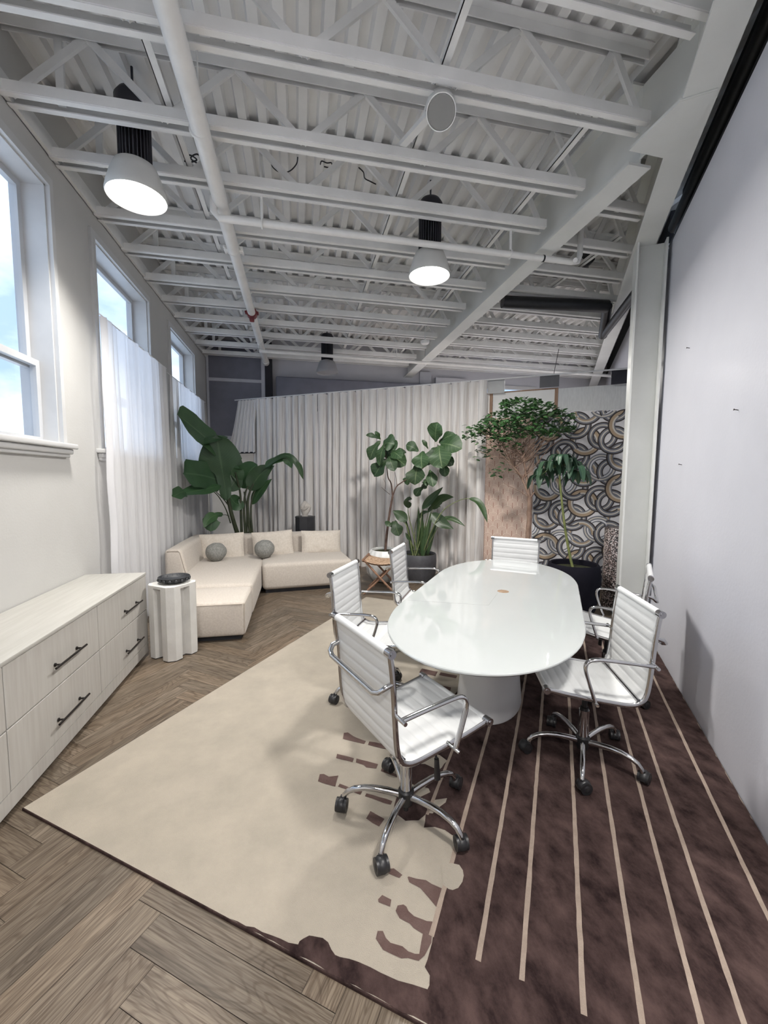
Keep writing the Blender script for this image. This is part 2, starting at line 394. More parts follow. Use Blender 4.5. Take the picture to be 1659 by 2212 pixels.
# ------------------------------------------------------------------ floor
def make_floor():
    mb = MB(); W = .117; L = .702; g = .0009; a0 = -1.353; b0 = .932
    mb.box((-2.2, -4.5, -.05), (9.5, 12.0, -.004), 1)
    def plank(v0, s0, v1, s1, alongv):
        c = SV((s0+s1)/2, (v0+v1)/2)
        if not (-2.5 < c.x < 9.3 and -4.2 < c.y < 11.5): return
        ou, ov = rng.uniform(0, 40), rng.uniform(0, 40); t = rng.uniform(.78, 1.12); w = rng.uniform(-.03, .03)
        ps = [(v0+g, s0+g), (v1-g, s0+g), (v1-g, s1-g), (v0+g, s1-g)]
        uvs = [((p[0] if alongv else p[1])+ou, (p[1] if alongv else p[0])+ov) for p in ps]
        top = [SV(p[1], p[0], 0) for p in ps]
        mb.add(top, [(0, 1, 2, 3)] if (top[1]-top[0]).cross(top[2]-top[0]).z > 0 else [(3, 2, 1, 0)], 0, uvs, (t*(1+w), t, t*(1-w)))
    for j in range(-14, 15):
        for k in range(-90, 91):
            A = a0+j*L+k*W; B = b0+j*L-k*W
            plank(A, B, A+L, B+W, True); plank(A, B-L, A+W, B, False)
    o = mb.build('floor', [M['floor'], M['gap']]); struct(o)
make_floor()

# ------------------------------------------------------------------ ceiling deck
def make_deck():
    mb = MB(); x = -2.1; p = .152; d = .045; z = 4.30; prof = []
    while x < 9.5:
        prof += [(x, z), (x+.062, z), (x+.078, z+d), (x+.136, z+d)]; x += p
    y0, y1 = -4.5, 9.1; n = len(prof)
    vs = [(a, y0, b) for a, b in prof]+[(a, y1, b) for a, b in prof]
    mb.add(vs, [(i+1, i, n+i, n+i+1) for i in range(n-1)])
    mb.box((-2.3, y0, 4.40), (9.6, y1, 4.5))
    struct(mb.build('ceiling', M['deck']))
make_deck()

# ------------------------------------------------------------------ left wall with windows
XW = -1.748
WIN = [(4.17, 5.62), (2.13, 3.61), (6.34, 7.82), (.05, 1.5)]
ZB, ZT = 1.76, 3.60
def make_left():
    mb = MB(); ys = sorted(WIN); y = -4.5
    for a, b in ys:
        a += .06; b -= .06
        mb.box((XW-.22, y, 0), (XW, a, 4.3)); mb.box((XW-.22, a, 0), (XW, b, ZB)); mb.box((XW-.22, a, ZT), (XW, b, 4.3)); y = b
    mb.box((XW-.22, y, 0), (XW, 9.1, 4.3))
    struct(mb.build('wall_left', M['wall']))
    mb = MB(); mb.box((XW, -4.0, 3.84), (XW+.035, 8.9, 3.90)); mb.box((XW, -4.0, 3.84), (XW+.006, 8.9, 4.0))
    struct(mb.build('trim_1', M['steel']))
    for i, (a, b) in enumerate(WIN):
        w = bpy.data.objects.new('window_%d' % (i+1), None); COL.objects.link(w); w.location = (XW, (a+b)/2, ZB); ORG[w.name] = Vector(w.location); struct(w)
        a2, b2 = a+.06, b-.06
        cb = MB(); t = .022
        for (y0, y1, z0, z1) in ((a, a2, ZB, ZT+.07), (b2, b, ZB, ZT+.07), (a2, b2, ZT, ZT+.07)):
            cb.box((XW, y0, z0), (XW+t, y1, z1))
        for (y0, y1, z0, z1) in ((a2-.012, a2, ZB, ZT), (b2, b2+.012, ZB, ZT), (a2, b2, ZT, ZT+.012)):
            cb.box((XW+t, y0, z0), (XW+t+.008, y1, z1))
        cb.build('casing', M['trim'], w, world=True)
        jb = MB(); D = .15
        jb.box((XW-D, a2, ZB), (XW, a2+.012, ZT)); jb.box((XW-D, b2-.012, ZB), (XW, b2, ZT)); jb.box((XW-D, a2, ZT-.012), (XW, b2, ZT)); jb.box((XW-D, a2, ZB), (XW, b2, ZB+.012))
        jb.build('jamb', M['trim'], w, world=True)
        sb = MB(); sb.rbox((XW-.02, a-.05, ZB-.02), (XW+.075, b+.05, ZB+.018), .008); sb.rbox((XW, a-.03, ZB-.06), (XW+.05, b+.03, ZB-.02), .01); sb.rbox((XW, a-.02, ZB-.085), (XW+.03, b+.02, ZB-.055), .008)
        sb.build('sill', M['trim'], w, world=True, smooth=40)
        zm = 2.34; f = .045
        def sash(x, z0, z1, nm):
            m = MB(); x0, x1 = x-.02, x+.02
            m.box((x0, a2+.012, z0), (x1, a2+.012+f, z1)); m.box((x0, b2-.012-f, z0), (x1, b2-.012, z1))
            m.box((x0, a2+.012+f, z0), (x1, b2-.012-f, z0+f)); m.box((x0, a2+.012+f, z1-f), (x1, b2-.012-f, z1))
            o = m.build(nm, M['vinyl'], w, world=True)
            g = MB(); g.add([(x, a2+.05, z0+.04), (x, b2-.05, z0+.04), (x, b2-.05, z1-.04), (x, a2+.05, z1-.04)], [(0, 1, 2, 3)])
            g.build('pane', M['glass'], o, world=True)
        # outer frame and the two sashes
        fb = MB(); x = XW-.15
        fb.box((x-.06, a2, ZB), (x, a2+.03, ZT)); fb.box((x-.06, b2-.03, ZB), (x, b2, ZT)); fb.box((x-.06, a2, ZT-.03), (x, b2, ZT)); fb.box((x-.06, a2, ZB), (x, b2, ZB+.03))
        fb.build('frame', M['vinyl'], w, world=True)
        sash(XW-.115, ZB+.012, zm+.03, 'sash'); sash(XW-.165, zm-.03, ZT-.012, 'sash')
        # daylight portal in the opening
        lt = bpy.data.lights.new('window_portal', 'AREA'); lt.shape = 'RECTANGLE'; lt.size = b2-a2; lt.size_y = ZT-ZB
        lo = bpy.data.objects.new('window_portal', lt); COL.objects.link(lo); lo.location = (XW-.23, (a+b)/2, (ZB+ZT)/2); lo.rotation_euler = (0, -math.pi/2, 0)
        lo.rotation_euler = Vector((1, 0, 0)).to_track_quat('-Z', 'Z').to_euler()
        lt.cycles.is_portal = True
make_left()

# ------------------------------------------------------------------ other walls
def other_walls():
    # angled partition on the right
    mb = MB()
    def slab(s0, s1, v0, v1, z0, z1, m=mb):
        m.prism([SV(s0, v0)[:2], SV(s1, v0)[:2], SV(s1, v1)[:2], SV(s0, v1)[:2]][::-1], z0, z1)
    slab(-4.0, 4.97, .872, .98, 0, 3.71)
    struct(mb.build('wall_right', M['wall_r']))
    mb = MB(); slab(5.30, 13.2, .95, 1.05, 0, 3.98, mb); struct(mb.build('wall_right_far', M['wall_r']))
    mb = MB(); slab(-4.0, 4.97, .985, 1.03, 0, 4.3, mb); slab(-4.0, 4.97, .90, .985, 3.712, 3.72, mb); slab(5.30, 13.2, .96, 1.0, 3.985, 4.3, mb); struct(mb.build('wall_right_gap_shade', M['gap_post']))  # near-black sheets standing in for the unlit space over the partition
    # back wall with a ribbon window
    mb = MB(); y0, y1 = 8.9, 9.1
    mb.box((-1.9, y0, 0), (4.0, y1, 4.3)); mb.box((4.0, y0, 0), (5.35, y1, 2.9)); mb.box((4.0, y0, 3.60), (5.35, y1, 4.3)); mb.box((5.35, y0, 0), (9.3, y1, 4.3))
    struct(mb.build('wall_back', M['wall_b']))
    w = bpy.data.objects.new('window_5', None); COL.objects.link(w); w.location = (4.67, 8.9, 2.9); ORG[w.name] = Vector(w.location); struct(w)
    f = MB(); 
    for lo, hi in (((3.96, 8.86, 3.56), (5.39, 8.9, 3.64)), ((3.96, 8.86, 2.86), (5.39, 8.9, 2.94)), ((3.96, 8.86, 2.94), (4.04, 8.9, 3.56)), ((5.31, 8.86, 2.94), (5.39, 8.9, 3.56))): f.box(lo, hi)
    f.build('frame', M['trim'], w, world=True)
    g = MB(); g.add([(4.0, 9.0, 2.9), (5.35, 9.0, 2.9), (5.35, 9.0, 3.6), (4.0, 9.0, 3.6)], [(0, 1, 2, 3)]); g.build('pane', M['glass'], w, world=True)
    # wall behind the camera
    mb = MB(); mb.box((-1.97, -4.5, 0), (3.0, -4.3, 4.3)); struct(mb.build('wall_front', M['wall_f']))
    # end bay: partition with slate panels over a pale lower wall
    t = thing('slate_screen', 'tall slate grey panel screen with pale frame in the far left corner', 'screen', (-1.2, 8.82, 0))
    m = MB(); m.box((-1.74, 8.80, 2.32), (-.62, 8.83, 4.2)); m.build('panel', M['darkpanel'], t, world=True)
    m = MB()
    for lo, hi in (((-1.74, 8.76, 0), (-1.70, 8.80, 4.2)), ((-.71, 8.76, 0), (-.64, 8.80, 4.2)), ((-1.70, 8.76, 3.40), (-.71, 8.80, 3.46)), ((-1.70, 8.76, 2.27), (-.71, 8.80, 2.34))): m.box(lo, hi)
    m.build('frame', M['panelframe'], t, world=True)
    m = MB(); m.box((-1.74, 8.81, 0), (-.60, 8.84, 2.30)); m.build('lower_panel', M['boardwhite'], t, world=True)
    m = MB(); m.box((-.63, 8.74, 0), (-.50, 8.88, 4.2)); struct(m.build('trim_2', M['gap_post']))
    m = MB(); m.rbox((-.42, 8.60, 2.9), (3.0, 8.88, 3.52), .03); tag(m.build('shutter_box', M['darkpanel'], smooth=40), 'dark roller shutter box high on the back wall behind the long curtain', 'shutter')
    m = MB(); m.box((2.60, 8.84, 3.0), (2.85, 8.9, 3.83)); struct(m.build('trim_3', M['panelframe']))
    m = MB(); m.box((2.95, 8.80, 3.55), (3.7, 8.9, 3.72)); struct(m.build('trim_4', M['wall_b']))
other_walls()

# ------------------------------------------------------------------ roof steel
ZJ = 3.83
def joist(y, x0, x1, nodes, label):
    t = thing('steel_joist', label, 'joist', ((x0+x1)/2, y, ZJ), 0, 'open web steel joists under the roof deck')
    b = MB()
    for sgn in (-1, 1):
        yo = y+sgn*.062
        b.box((x0, yo-.004, ZJ), (x1, yo+.004, ZJ+.064))                       # upright leg
        b.box((x0, min(yo, yo-sgn*.036), ZJ-.005), (x1, max(yo, yo-sgn*.036), ZJ+.002))   # lower leg
    b.build('bottom_chord', M['steel'], t, world=True)
    b = MB(); zt = 4.235
    for sgn in (-1, 1):
        yo = y+sgn*.02
        b.box((x0-.0, min(yo, yo+sgn*.045), 4.29), (x1, max(yo, yo+sgn*.045), 4.297)); b.box((x0, yo-.004, zt), (x1, yo+.004, 4.29))
    b.build('top_chord', M['steel'], t, world=True)
    def web(a, c, w=.045, dy=0):
        m = MB(); m.bar((a[0], y+dy, a[1]), (c[0], y+dy, c[1]), w, .022, up=(0, 1, 0)); m.build('web_member', M['steel'], t, world=True)
    zb = ZJ+.03; zt = 4.26
    web((x0+.30, zb), (x0+.30, zt), .045, .026)
    for i in range(len(nodes)-1):
        a, c = nodes[i], nodes[i+1]; mid = (a+c)/2
        web((a, zb), (mid, zt), dy=.002); web((mid, zt), (c, zb), dy=-.0025)
    return t
LJ = [1.93, 2.52, 3.14, 3.665, 4.33, 4.91, 5.53, 6.13, 6.71, 7.30, 7.93, 8.5]
for i, y in enumerate(LJ):
    x1 = min(2.24, .70+.687*y)
    nd = [-1.70, -.836, .056, .925, 1.767, 2.22] if x1 > 2.1 else [-1.70, -.836, .056, .925, 1.767, x1-.03]
    joist(y, XW+.01, x1, nd, 'white open web roof joist between window wall and girder, %s from the camera' % ORD[i])
RJ = [3.30, 3.85, 4.36, 4.88, 5.42, 5.93, 6.43, 6.95, 7.5, 8.0, 8.5]
for i, y in enumerate(RJ):
    x1 = .72+.687*y; nd = [2.46]; x = 2.9
    while x < x1-.2: nd.append(x); x += .87
    nd.append(x1-.05)
    joist(y, 2.44, x1, nd, 'white open web roof joist in the bay right of the girder, %s from the camera' % ORD[i])
def bridging(x, y0, y1, label, z=3.93):
    m = MB(); m.box((x-.022, y0, z), (x+.022, y1, z+.005)); m.box((x-.022, y0, z), (x-.017, y1, z+.04))
    tag(m.build('bridging_bar', M['steel']), label, 'bar')
bridging(-.80, 1.9, 8.5, 'long bridging bar across the joists behind the thick sprinkler main')
bridging(.86, 1.9, 8.5, 'long bridging bar across the joists above the cylinder speaker')
bridging(1.95, 2.5, 8.5, 'long bridging bar across the joists just left of the girder')
bridging(3.15, 3.75, 8.5, 'long bridging bar across the joists in the bay right of the girder')

def ibeam_mesh(mb, a, b, zb, zt, w, tf=.018, tw=.012):
    a = Vector((a[0], a[1], 0)); b = Vector((b[0], b[1], 0)); d = (b-a).normalized(); n = Vector((d.y, -d.x, 0))
    def strip(o, z0, z1):
        vs = [a-n*o, a+n*o, b+n*o, b-n*o]
        mb.prism([p[:2] for p in vs], z0, z1)
    strip(w/2, zb, zb+tf); strip(tw/2, zb+tf, zt-tf); strip(w/2, zt-tf, zt)
m = MB(); ibeam_mesh(m, (2.34, 2.64), (2.34, 8.9), 3.70, 4.23, .178)
m.box((2.335, 2.16, 3.75), (2.347, 2.64, 4.22))
tag(m.build('steel_girder', M['girder']), 'deep white steel girder running down the room and carrying the joists', 'girder')
# oblique beam over the partition, its end plate under the girder, and the column under it
ZO = 3.735
m = MB(); a = SV(1.3, .665); b = SV(12.0, .665); ibeam_mesh(m, a, b, ZO, 4.23, .180)
g = [PZ(*q, ZO) for q in ((1469, 217), (1359, 323), (1431, 339), (1470, 322), (1551, 192))]
m.prism([p[:2] for p in g], ZO-.008, ZO+.012)
j0 = SV(3.05, .575, ZO-.002); m.bar(PZ(1469, 217, ZO-.004), PZ(1551, 192, ZO-.004), .010, .006)
tag(m.build('steel_beam', M['girder']), 'wide white steel beam above the angled white partition, reaching over the camera', 'beam')
m = MB(); s0, s1 = 4.64, 4.86; v0, v1 = .592, .838
def svbox(mb, s0, s1, v0, v1, z0, z1, mi=0): mb.prism([SV(s0, v0)[:2], SV(s0, v1)[:2], SV(s1, v1)[:2], SV(s1, v0)[:2]], z0, z1, mi)
svbox(m, s0, s1, v0, v0+.016, 0, ZO); svbox(m, s0, s1, v1-.016, v1, 0, ZO); svbox(m, s0+.10, s0+.115, v0+.016, v1-.016, 0, ZO)
tag(m.build('steel_column', M['girder']), 'white steel column beside the end of the angled partition', 'column')

# ------------------------------------------------------------------ sprinkler pipes
def pipes():
    t = thing('sprinkler_main', 'thick white sprinkler main hanging below the joists with a red coupling', 'pipe', (-.6, 4, 3.75))
    m = MB(); m.sweep([(-.575, .2, 3.75), (-.60, 4.46, 3.75)], .057, 20, caps=False); m.build('near_section', M['pipe'], t, smooth=40, world=True)
    m = MB(); m.sweep([(-.60, 4.46, 3.75), (-.60, 8.55, 3.75)], .052, 20); m.build('far_section', M['pipe'], t, smooth=40, world=True)
    for y, w_, r_ in ((3.02, .01, .0615), (4.46, .01, .0615), (7.2, .01, .0575), (8.49, .07, .064)):
        m = MB(); m.cyl((-.6, y-w_, 3.75), (-.6, y+w_, 3.75), r_, 20); m.build('joint_ring', M['pipe'], t, smooth=40, world=True)
    m = MB(); m.cyl((-.6, 6.02, 3.75), (-.6, 6.12, 3.75), .068, 20); m.rbox((-.69, 6.03, 3.74), (-.51, 6.11, 3.77), .01); m.rbox((-.63, 6.03, 3.64), (-.57, 6.10, 3.70), .012)
    o = m.build('coupling', M['red'], t, smooth=40, world=True); o['label'] = 'dark red grooved coupling'
    m = MB(); m.rbox((-.69, 4.43, 3.73), (-.51, 4.49, 3.77), .008)
    for sx in (-1, 1): m.cyl((-.6+sx*.08, 4.40, 3.75), (-.6+sx*.08, 4.53, 3.75), .012, 8)
    m.build('flange', M['pipe'], t, smooth=40, world=True)
    for y in (3.02, 7.2):
        m = MB(); m.cyl((-.6, y, 3.80), (-.6, y, 4.28), .006, 8); m.build('hanger_rod', M['pipe'], t, world=True)
    t = thing('sprinkler_branch', 'white branch sprinkler pipe crossing below the near lit lamp on the right', 'pipe', (1, 3.8, 3.62))
    a = PZ(462, 470, 3.62); b = PZ(1236, 566, 3.62)
    m = MB(); m.sweep([a+Vector((0, 0, .16)), a+Vector((.0, 0, .05)), a+Vector((.04, 0, 0)), b], .028, 14); m.build('pipe', M['pipe'], t, smooth=40, world=True)
    m = MB(); e = b; m.sweep([e, e+Vector((.06, 0, .01)), e+Vector((.08, 0, .07)), e+Vector((.08, 0, .62))], .026, 12); m.cyl(e+Vector((.03, -.02, -.005)), e+Vector((-.03, -.09, -.03)), .022, 10); m.build('elbow', M['pipe'], t, smooth=40, world=True)
    d = (b-a)
    for f in (.115, .80):
        p = a+d*f
        m = MB(); m.sweep([p+Vector((0, math.cos(k)*.036, math.sin(k)*.036)) for k in [i*math.pi/8 for i in range(16)]], .006, 6, close=True); m.cyl(p+Vector((0, 0, .035)), p+Vector((0, 0, .66)), .012, 8); m.build('hanger', M['pipe'], t, smooth=40, world=True)
    m = MB(); p = a+d*.905; m.cyl(p-Vector((.008, 0, 0)), p+Vector((.008, 0, 0)), .031, 14); m.build('black_band', M['black'], t, smooth=40, world=True)
    t = thing('sprinkler_branch', 'white branch sprinkler pipe at the far end above the long curtain', 'pipe', (1, 7.4, 3.62))
    a = PZ(560, 758, 3.62); b = PZ(1320, 812, 3.62)
    m = MB(); m.sweep([a+Vector((0, 0, .2)), a, b], .028, 10); m.build('pipe', M['pipe'], t, smooth=40, world=True)
    for px, py in ((857, 785), (917, 790)):
        p = PZ(px, py, 3.62); m = MB(); m.cyl(p, p+Vector((0, 0, .66)), .008, 8); m.build('hanger', M['pipe'], t, world=True)
pipes()
def blackpipes():
    m = MB(); z = 3.80
    m.sweep([SV(-1, .915, z-.03), SV(4.9, .915, z-.03)], .030, 12); m.sweep([SV(-1, .92, z+.13), SV(4.9, .92, z+.13)], .05, 10)
    tag(m.build('drain_pipe', M['black'], smooth=40), 'black drain pipes lying along the top of the angled white partition', 'pipe')
    m = MB(); a = PZ(1428, 560, 3.62); a2 = PZ(1303, 724, 3.58); b = PZ(1312, 662, 3.74); c = PZ(1085, 652, 3.74)
    m.sweep([a, a2], .05, 12); m.sweep([a2+(a2-a).normalized()*.02, b], .06, 12)
    m.sweep([b, c], .075, 12)
    tag(m.build('drain_pipe', M['black'], smooth=40), 'black elbow pipe hanging under the joists left of the white column', 'pipe')
    m = MB(); p = [PZ(1262, 545, 4.05), PZ(1275, 560, 4.0), PZ(1262, 572, 4.0), PZ(1262, 590, 4.05)]
    m.sweep(p, .05, 10); tag(m.build('drain_pipe', M['black'], smooth=40), 'short crooked black pipe among the joists beside the branch sprinkler end', 'pipe')
blackpipes()

# ------------------------------------------------------------------ lamps, speaker, detector, cables
def high_bay(c, label, lit=True, power=60, spread=168):
    t = thing('high_bay_lamp', label, 'lamp', c)
    m = MB(); m.lathe([(.10, .205), (.135, .19), (.16, .13), (.185, .05), (.195, 0), (.19, -.012), (.183, 0), (.172, .05), (.15, .12), (.10, .18)], (0, 0, 0), 40)
    m.build('shade', M['lampshade' if lit else 'lampgrey'], t, smooth=50)
    m = MB(); m.lathe([(.0, .012), (.180, .012), (.180, .006), (.0, .006)], (0, 0, 0), 40); d = m.build('diffuser', M['glow' if lit else 'lampgrey'], t, smooth=40)
    m = MB()
    for k in range(28):
        a = 2*math.pi*k/28; u = Vector((math.cos(a), math.sin(a), 0)); m.bar(u*.06+Vector((0, 0, .36)), u*.105+Vector((0, 0, .36)), .006, .34)
    m.cyl((0, 0, .2), (0, 0, .53), .065, 20); m.build('heat_sink', M['lampdark'], t)
    m = MB(); m.lathe([(.0, .52), (.11, .52), (.115, .55), (.115, .62), (.09, .66), (0, .66)], (0, 0, 0), 28); m.build('driver_housing', M['lampdark'], t, smooth=40)
    m = MB(); m.cyl((0, 0, .65), (0, 0, .84), .008, 8); m.build('hook', M['lampdark'], t)
    if lit:
        l = bpy.data.lights.new('lamp_or_fill_light', 'AREA'); l.shape = 'DISK'; l.size = .36; l.energy = power; l.color = (1, .965, .91); l.spread = R(spread)
        lo = bpy.data.objects.new('lamp_or_fill_light', l); COL.objects.link(lo); lo.location = Vector(c)+Vector((0, 0, -.02))
    return t
PW = 75
high_bay((-1.09, 3.36, 3.487), 'lit high bay lamp nearest the windows, on the left', power=PW*.38, spread=115)
high_bay((1.225, 3.90, 3.44), 'lit high bay lamp in front of the girder, right of the middle', power=PW)
high_bay((.52, 7.63, 3.40), 'unlit grey high bay lamp at the far end above the long curtain', False)
for c in ((1.15, .35, 3.4), (-.6, -1.6, 3.4), (4.6, 6.9, 3.4), (2.2, 8.0, 3.4)):     # first lamp inferred from the chair shadow; the rest are unseen fill lights, added
    l = bpy.data.lights.new('lamp_or_fill_light', 'AREA'); l.shape = 'DISK'; l.size = .36; l.energy = PW; l.color = (1, .965, .91); l.spread = R(168)
    lo = bpy.data.objects.new('lamp_or_fill_light', l); COL.objects.link(lo); lo.location = c

def speaker():
    c = PZ(953, 243, 3.70); ax = (Vector((0, 0, H))-c).normalized(); ax = (ax+Vector((.05, .0, -.25))).normalized()
    t = thing('cylinder_speaker', 'white cylinder speaker clipped below the joists near the top of the room', 'speaker', c)
    m = MB(); m.lathe([(.0, -.16), (.080, -.16), (.088, -.15), (.088, .0), (.083, .0), (.080, -.008)], c, 36, axis=ax); m.build('housing', M['white'], t, smooth=40, world=True)
    m = MB(); m.lathe([(.079, .0015), (.06, .003), (.0, .003)], c, 36, axis=ax); m.build('grille', M['lens'], t, smooth=40, world=True)
    m = MB(); m.bar(c-ax*.08+Vector((-.02, .05, .04)), (.74, c.y+.62, 3.93), .05, .03); m.build('mount_bar', M['white'], t, world=True)
speaker()
m = MB(); p = PZ(918, 739, 3.72); m.lathe([(0, -.03), (.055, -.03), (.07, -.01), (.07, .02), (0, .03)], p, 24); m.cyl(p, p+Vector((0, 0, .35)), .008, 8)
tag(m.build('smoke_detector', M['white'], smooth=40), 'round white smoke detector hanging left of the girder far down the room', 'detector')
def cable(pts, r, label):
    m = MB(); m.sweep(pts, r, 6); tag(m.build('loose_cable', M['blackmatte'], smooth=60), label, 'cable')
def crv(px, z, n=6):
    P = [PZ(x, y, z) for x, y in px]; out = []
    for i in range(len(P)-1):
        p0, p1, p2, p3 = P[max(i-1, 0)], P[i], P[i+1], P[min(i+2, len(P)-1)]
        for k in range(n):
            t = k/n; out.append(.5*((2*p1)+(p2-p0)*t+(2*p0-5*p1+4*p2-p3)*t*t+(3*p1-p0-3*p2+p3)*t**3))
    return out+[P[-1]]
cable(crv([(398, 348), (412, 350), (425, 345), (410, 335), (408, 345), (418, 360), (436, 367), (442, 360), (430, 355), (412, 342), (425, 333), (440, 342)], 4.2), .006, 'coil of black cable on the deck beside the thick sprinkler main')
cable(crv([(585, 350), (590, 362), (605, 372), (625, 370), (640, 355), (643, 340)], 4.2), .005, 'black cable loop hanging below the deck right of the thick main')
cable(crv([(775, 362), (785, 372), (788, 385), (800, 392), (812, 398)], 4.2), .005, 'short black cable hanging near the middle of the deck')
cable(crv([(692, 355), (695, 348), (706, 352), (716, 352), (714, 362), (700, 360)], 4.2), .005, 'small knot of cable on the deck left of the middle')

# ------------------------------------------------------------------ sheer curtains
def curtain_mesh(p0, p1, zt, zb, pleats, amp, mat, name, parent=None, seed=0, flare=0.0, nz=14, world=True, hem=None, thick=.0, toptaper=.6):
    p0 = Vector(p0); p1 = Vector(p1); d = p1-p0; L = d.length; d.normalize(); n = Vector((-d.y, d.x, 0))
    rr = random.Random(seed); ph = [rr.uniform(0, 6.28) for _ in range(4)]
    def fn(u, w):
        z = zt+(zb-zt)*w
        x = u*L; a = amp*(toptaper+(1-toptaper)*min(1, w*2.2))
        f = math.sin(2*math.pi*pleats*u+.8*math.sin(2*math.pi*u*2.3+ph[0])+w*.5*math.sin(u*9+ph[1]))
        f = math.copysign(abs(f)**.75, f)
        off = a*f+.35*amp*math.sin(2*math.pi*u*pleats*.43+ph[2]+w*1.3)
        q = p0+d*(x+flare*w*(u-.5)*L+.3*amp*math.cos(2*math.pi*pleats*u))+n*off
        if hem: z += hem(u, w)
        return Vector((q.x, q.y, z))
    m = MB(); nu = int(pleats*10)
    m.grid(fn, nu, nz, 0, lambda u, w: (u*L*1.5, w*(zt-zb)))
    return m.build(name, mat, parent, smooth=80, world=world)
def sheers():
    t = thing('sheer_curtain', 'white sheer curtain hanging before the middle window beyond the dresser', 'curtain', (-1.63, 4.9, 0))
    curtain_mesh((-1.635, 4.12, 0), (-1.635, 5.80, 0), 2.90, .02, 13, .035, M['sheer'], 'fabric', t, 3, toptaper=.2)
    m = MB(); m.cyl((-1.64, 4.05, 2.905), (-1.64, 5.86, 2.905), .006, 8); m.build('wire', M['rodwhite'], t, world=True)
    m = MB(); m.sweep([(-1.635, 4.10+.012*math.sin(i*.9), 2.90-i*.115) for i in range(26)], (.030, .012), 8); m.build('edge_hem', M['sheer'], t, world=True, smooth=60)
    t = thing('sheer_curtain', 'white sheer curtain in the far left corner behind the banana plant', 'curtain', (-1.63, 7.0, 0))
    curtain_mesh((-1.635, 5.95, 0), (-1.635, 8.03, 0), 2.86, .02, 15, .035, M['sheer'], 'fabric', t, 5, toptaper=.2)
    m = MB(); m.cyl((-1.64, 5.9, 2.865), (-1.64, 8.08, 2.865), .006, 8); m.build('wire', M['rodwhite'], t, world=True)
sheers()

# ------------------------------------------------------------------ long striped curtain on its rod
def long_curtain():
    S0 = 6.37
    t = thing('curtain_rod', 'thin white rod carrying the long striped curtain', 'rod', SV(S0, -2.5, 3.0))
    m = MB(); m.cyl(SV(S0, -5.82, 3.005), SV(S0, .80, 2.985), .011, 10); m.build('rod', M['rodwhite'], t, smooth=40, world=True)
    m = MB(); p = SV(S0, -.12, 3.0); m.cyl(p, PS(1207, 757, S0)+Vector((0, 0, .02)), .004, 6); m.build('hanging_wire', M['black'], t, world=True)
    segs = [(-5.42, -5.14, 3, 'slim striped curtain panel beside the short flap at its left end', .0, 0),
            (-5.14, -3.98, 8, 'striped curtain panel behind the dark pedestal and sculpture', .0, 0),
            (-3.98, -2.86, 8, 'striped curtain panel behind the right half of the sofa', .0, 0),
            (-2.86, -1.05, 12, 'wide striped curtain panel behind the potted plants, next to the pink paper', .0, 0)]
    for i, (v0, v1, n, lab, fl, zb) in enumerate(segs):
        t = thing('striped_curtain', lab, 'curtain', SV(S0, (v0+v1)/2, 0), 0, 'striped curtain panels on the long rod')
        curtain_mesh(SV(S0, v0), SV(S0, v1), 2.985, .012, n, .062, M['curtain'], 'fabric', t, 11+i, 0, 16, toptaper=.55)
        m = MB()
        for k in range(n*1):
            u = (k+.5)/n; p = SV(S0, v0+(v1-v0)*u, 2.995); m.sweep([p+Vector((0, 0, -.012))+WD*(.014*math.cos(a))+Vector((0, 0, .014*math.sin(a))) for a in [j*math.pi/5 for j in range(10)]], .003, 5, close=True)
        m.build('ring_row', M['black'], t, world=True)
    t = thing('striped_curtain', 'short flared striped curtain flap with black hem at the left end of the rod', 'curtain', SV(S0, -5.6, 0), 0, 'striped curtain panels on the long rod')
    def fn(u, w):
        top = SV(S0, -5.74+.46*u, 2.985); bot = SV(S0-.08, -5.95+.66*u, 1.99); a = .032*math.sin(u*6*2*math.pi)*(1-.4*w)
        return top.lerp(bot, w)+WD*(a-.03*math.sin(w*3.1))+WN*(.05*math.sin(w*3.1)*(1-u))
    m = MB(); m.grid(fn, 60, 14, 0, lambda u, w: (u*.8, w)); m.build('fabric', M['curtain'], t, smooth=80, world=True)
    m = MB(); m.bar(fn(0, 1), fn(1, 1), .012, .03); m.build('hem_bar', M['blackmatte'], t, world=True)
long_curtain()

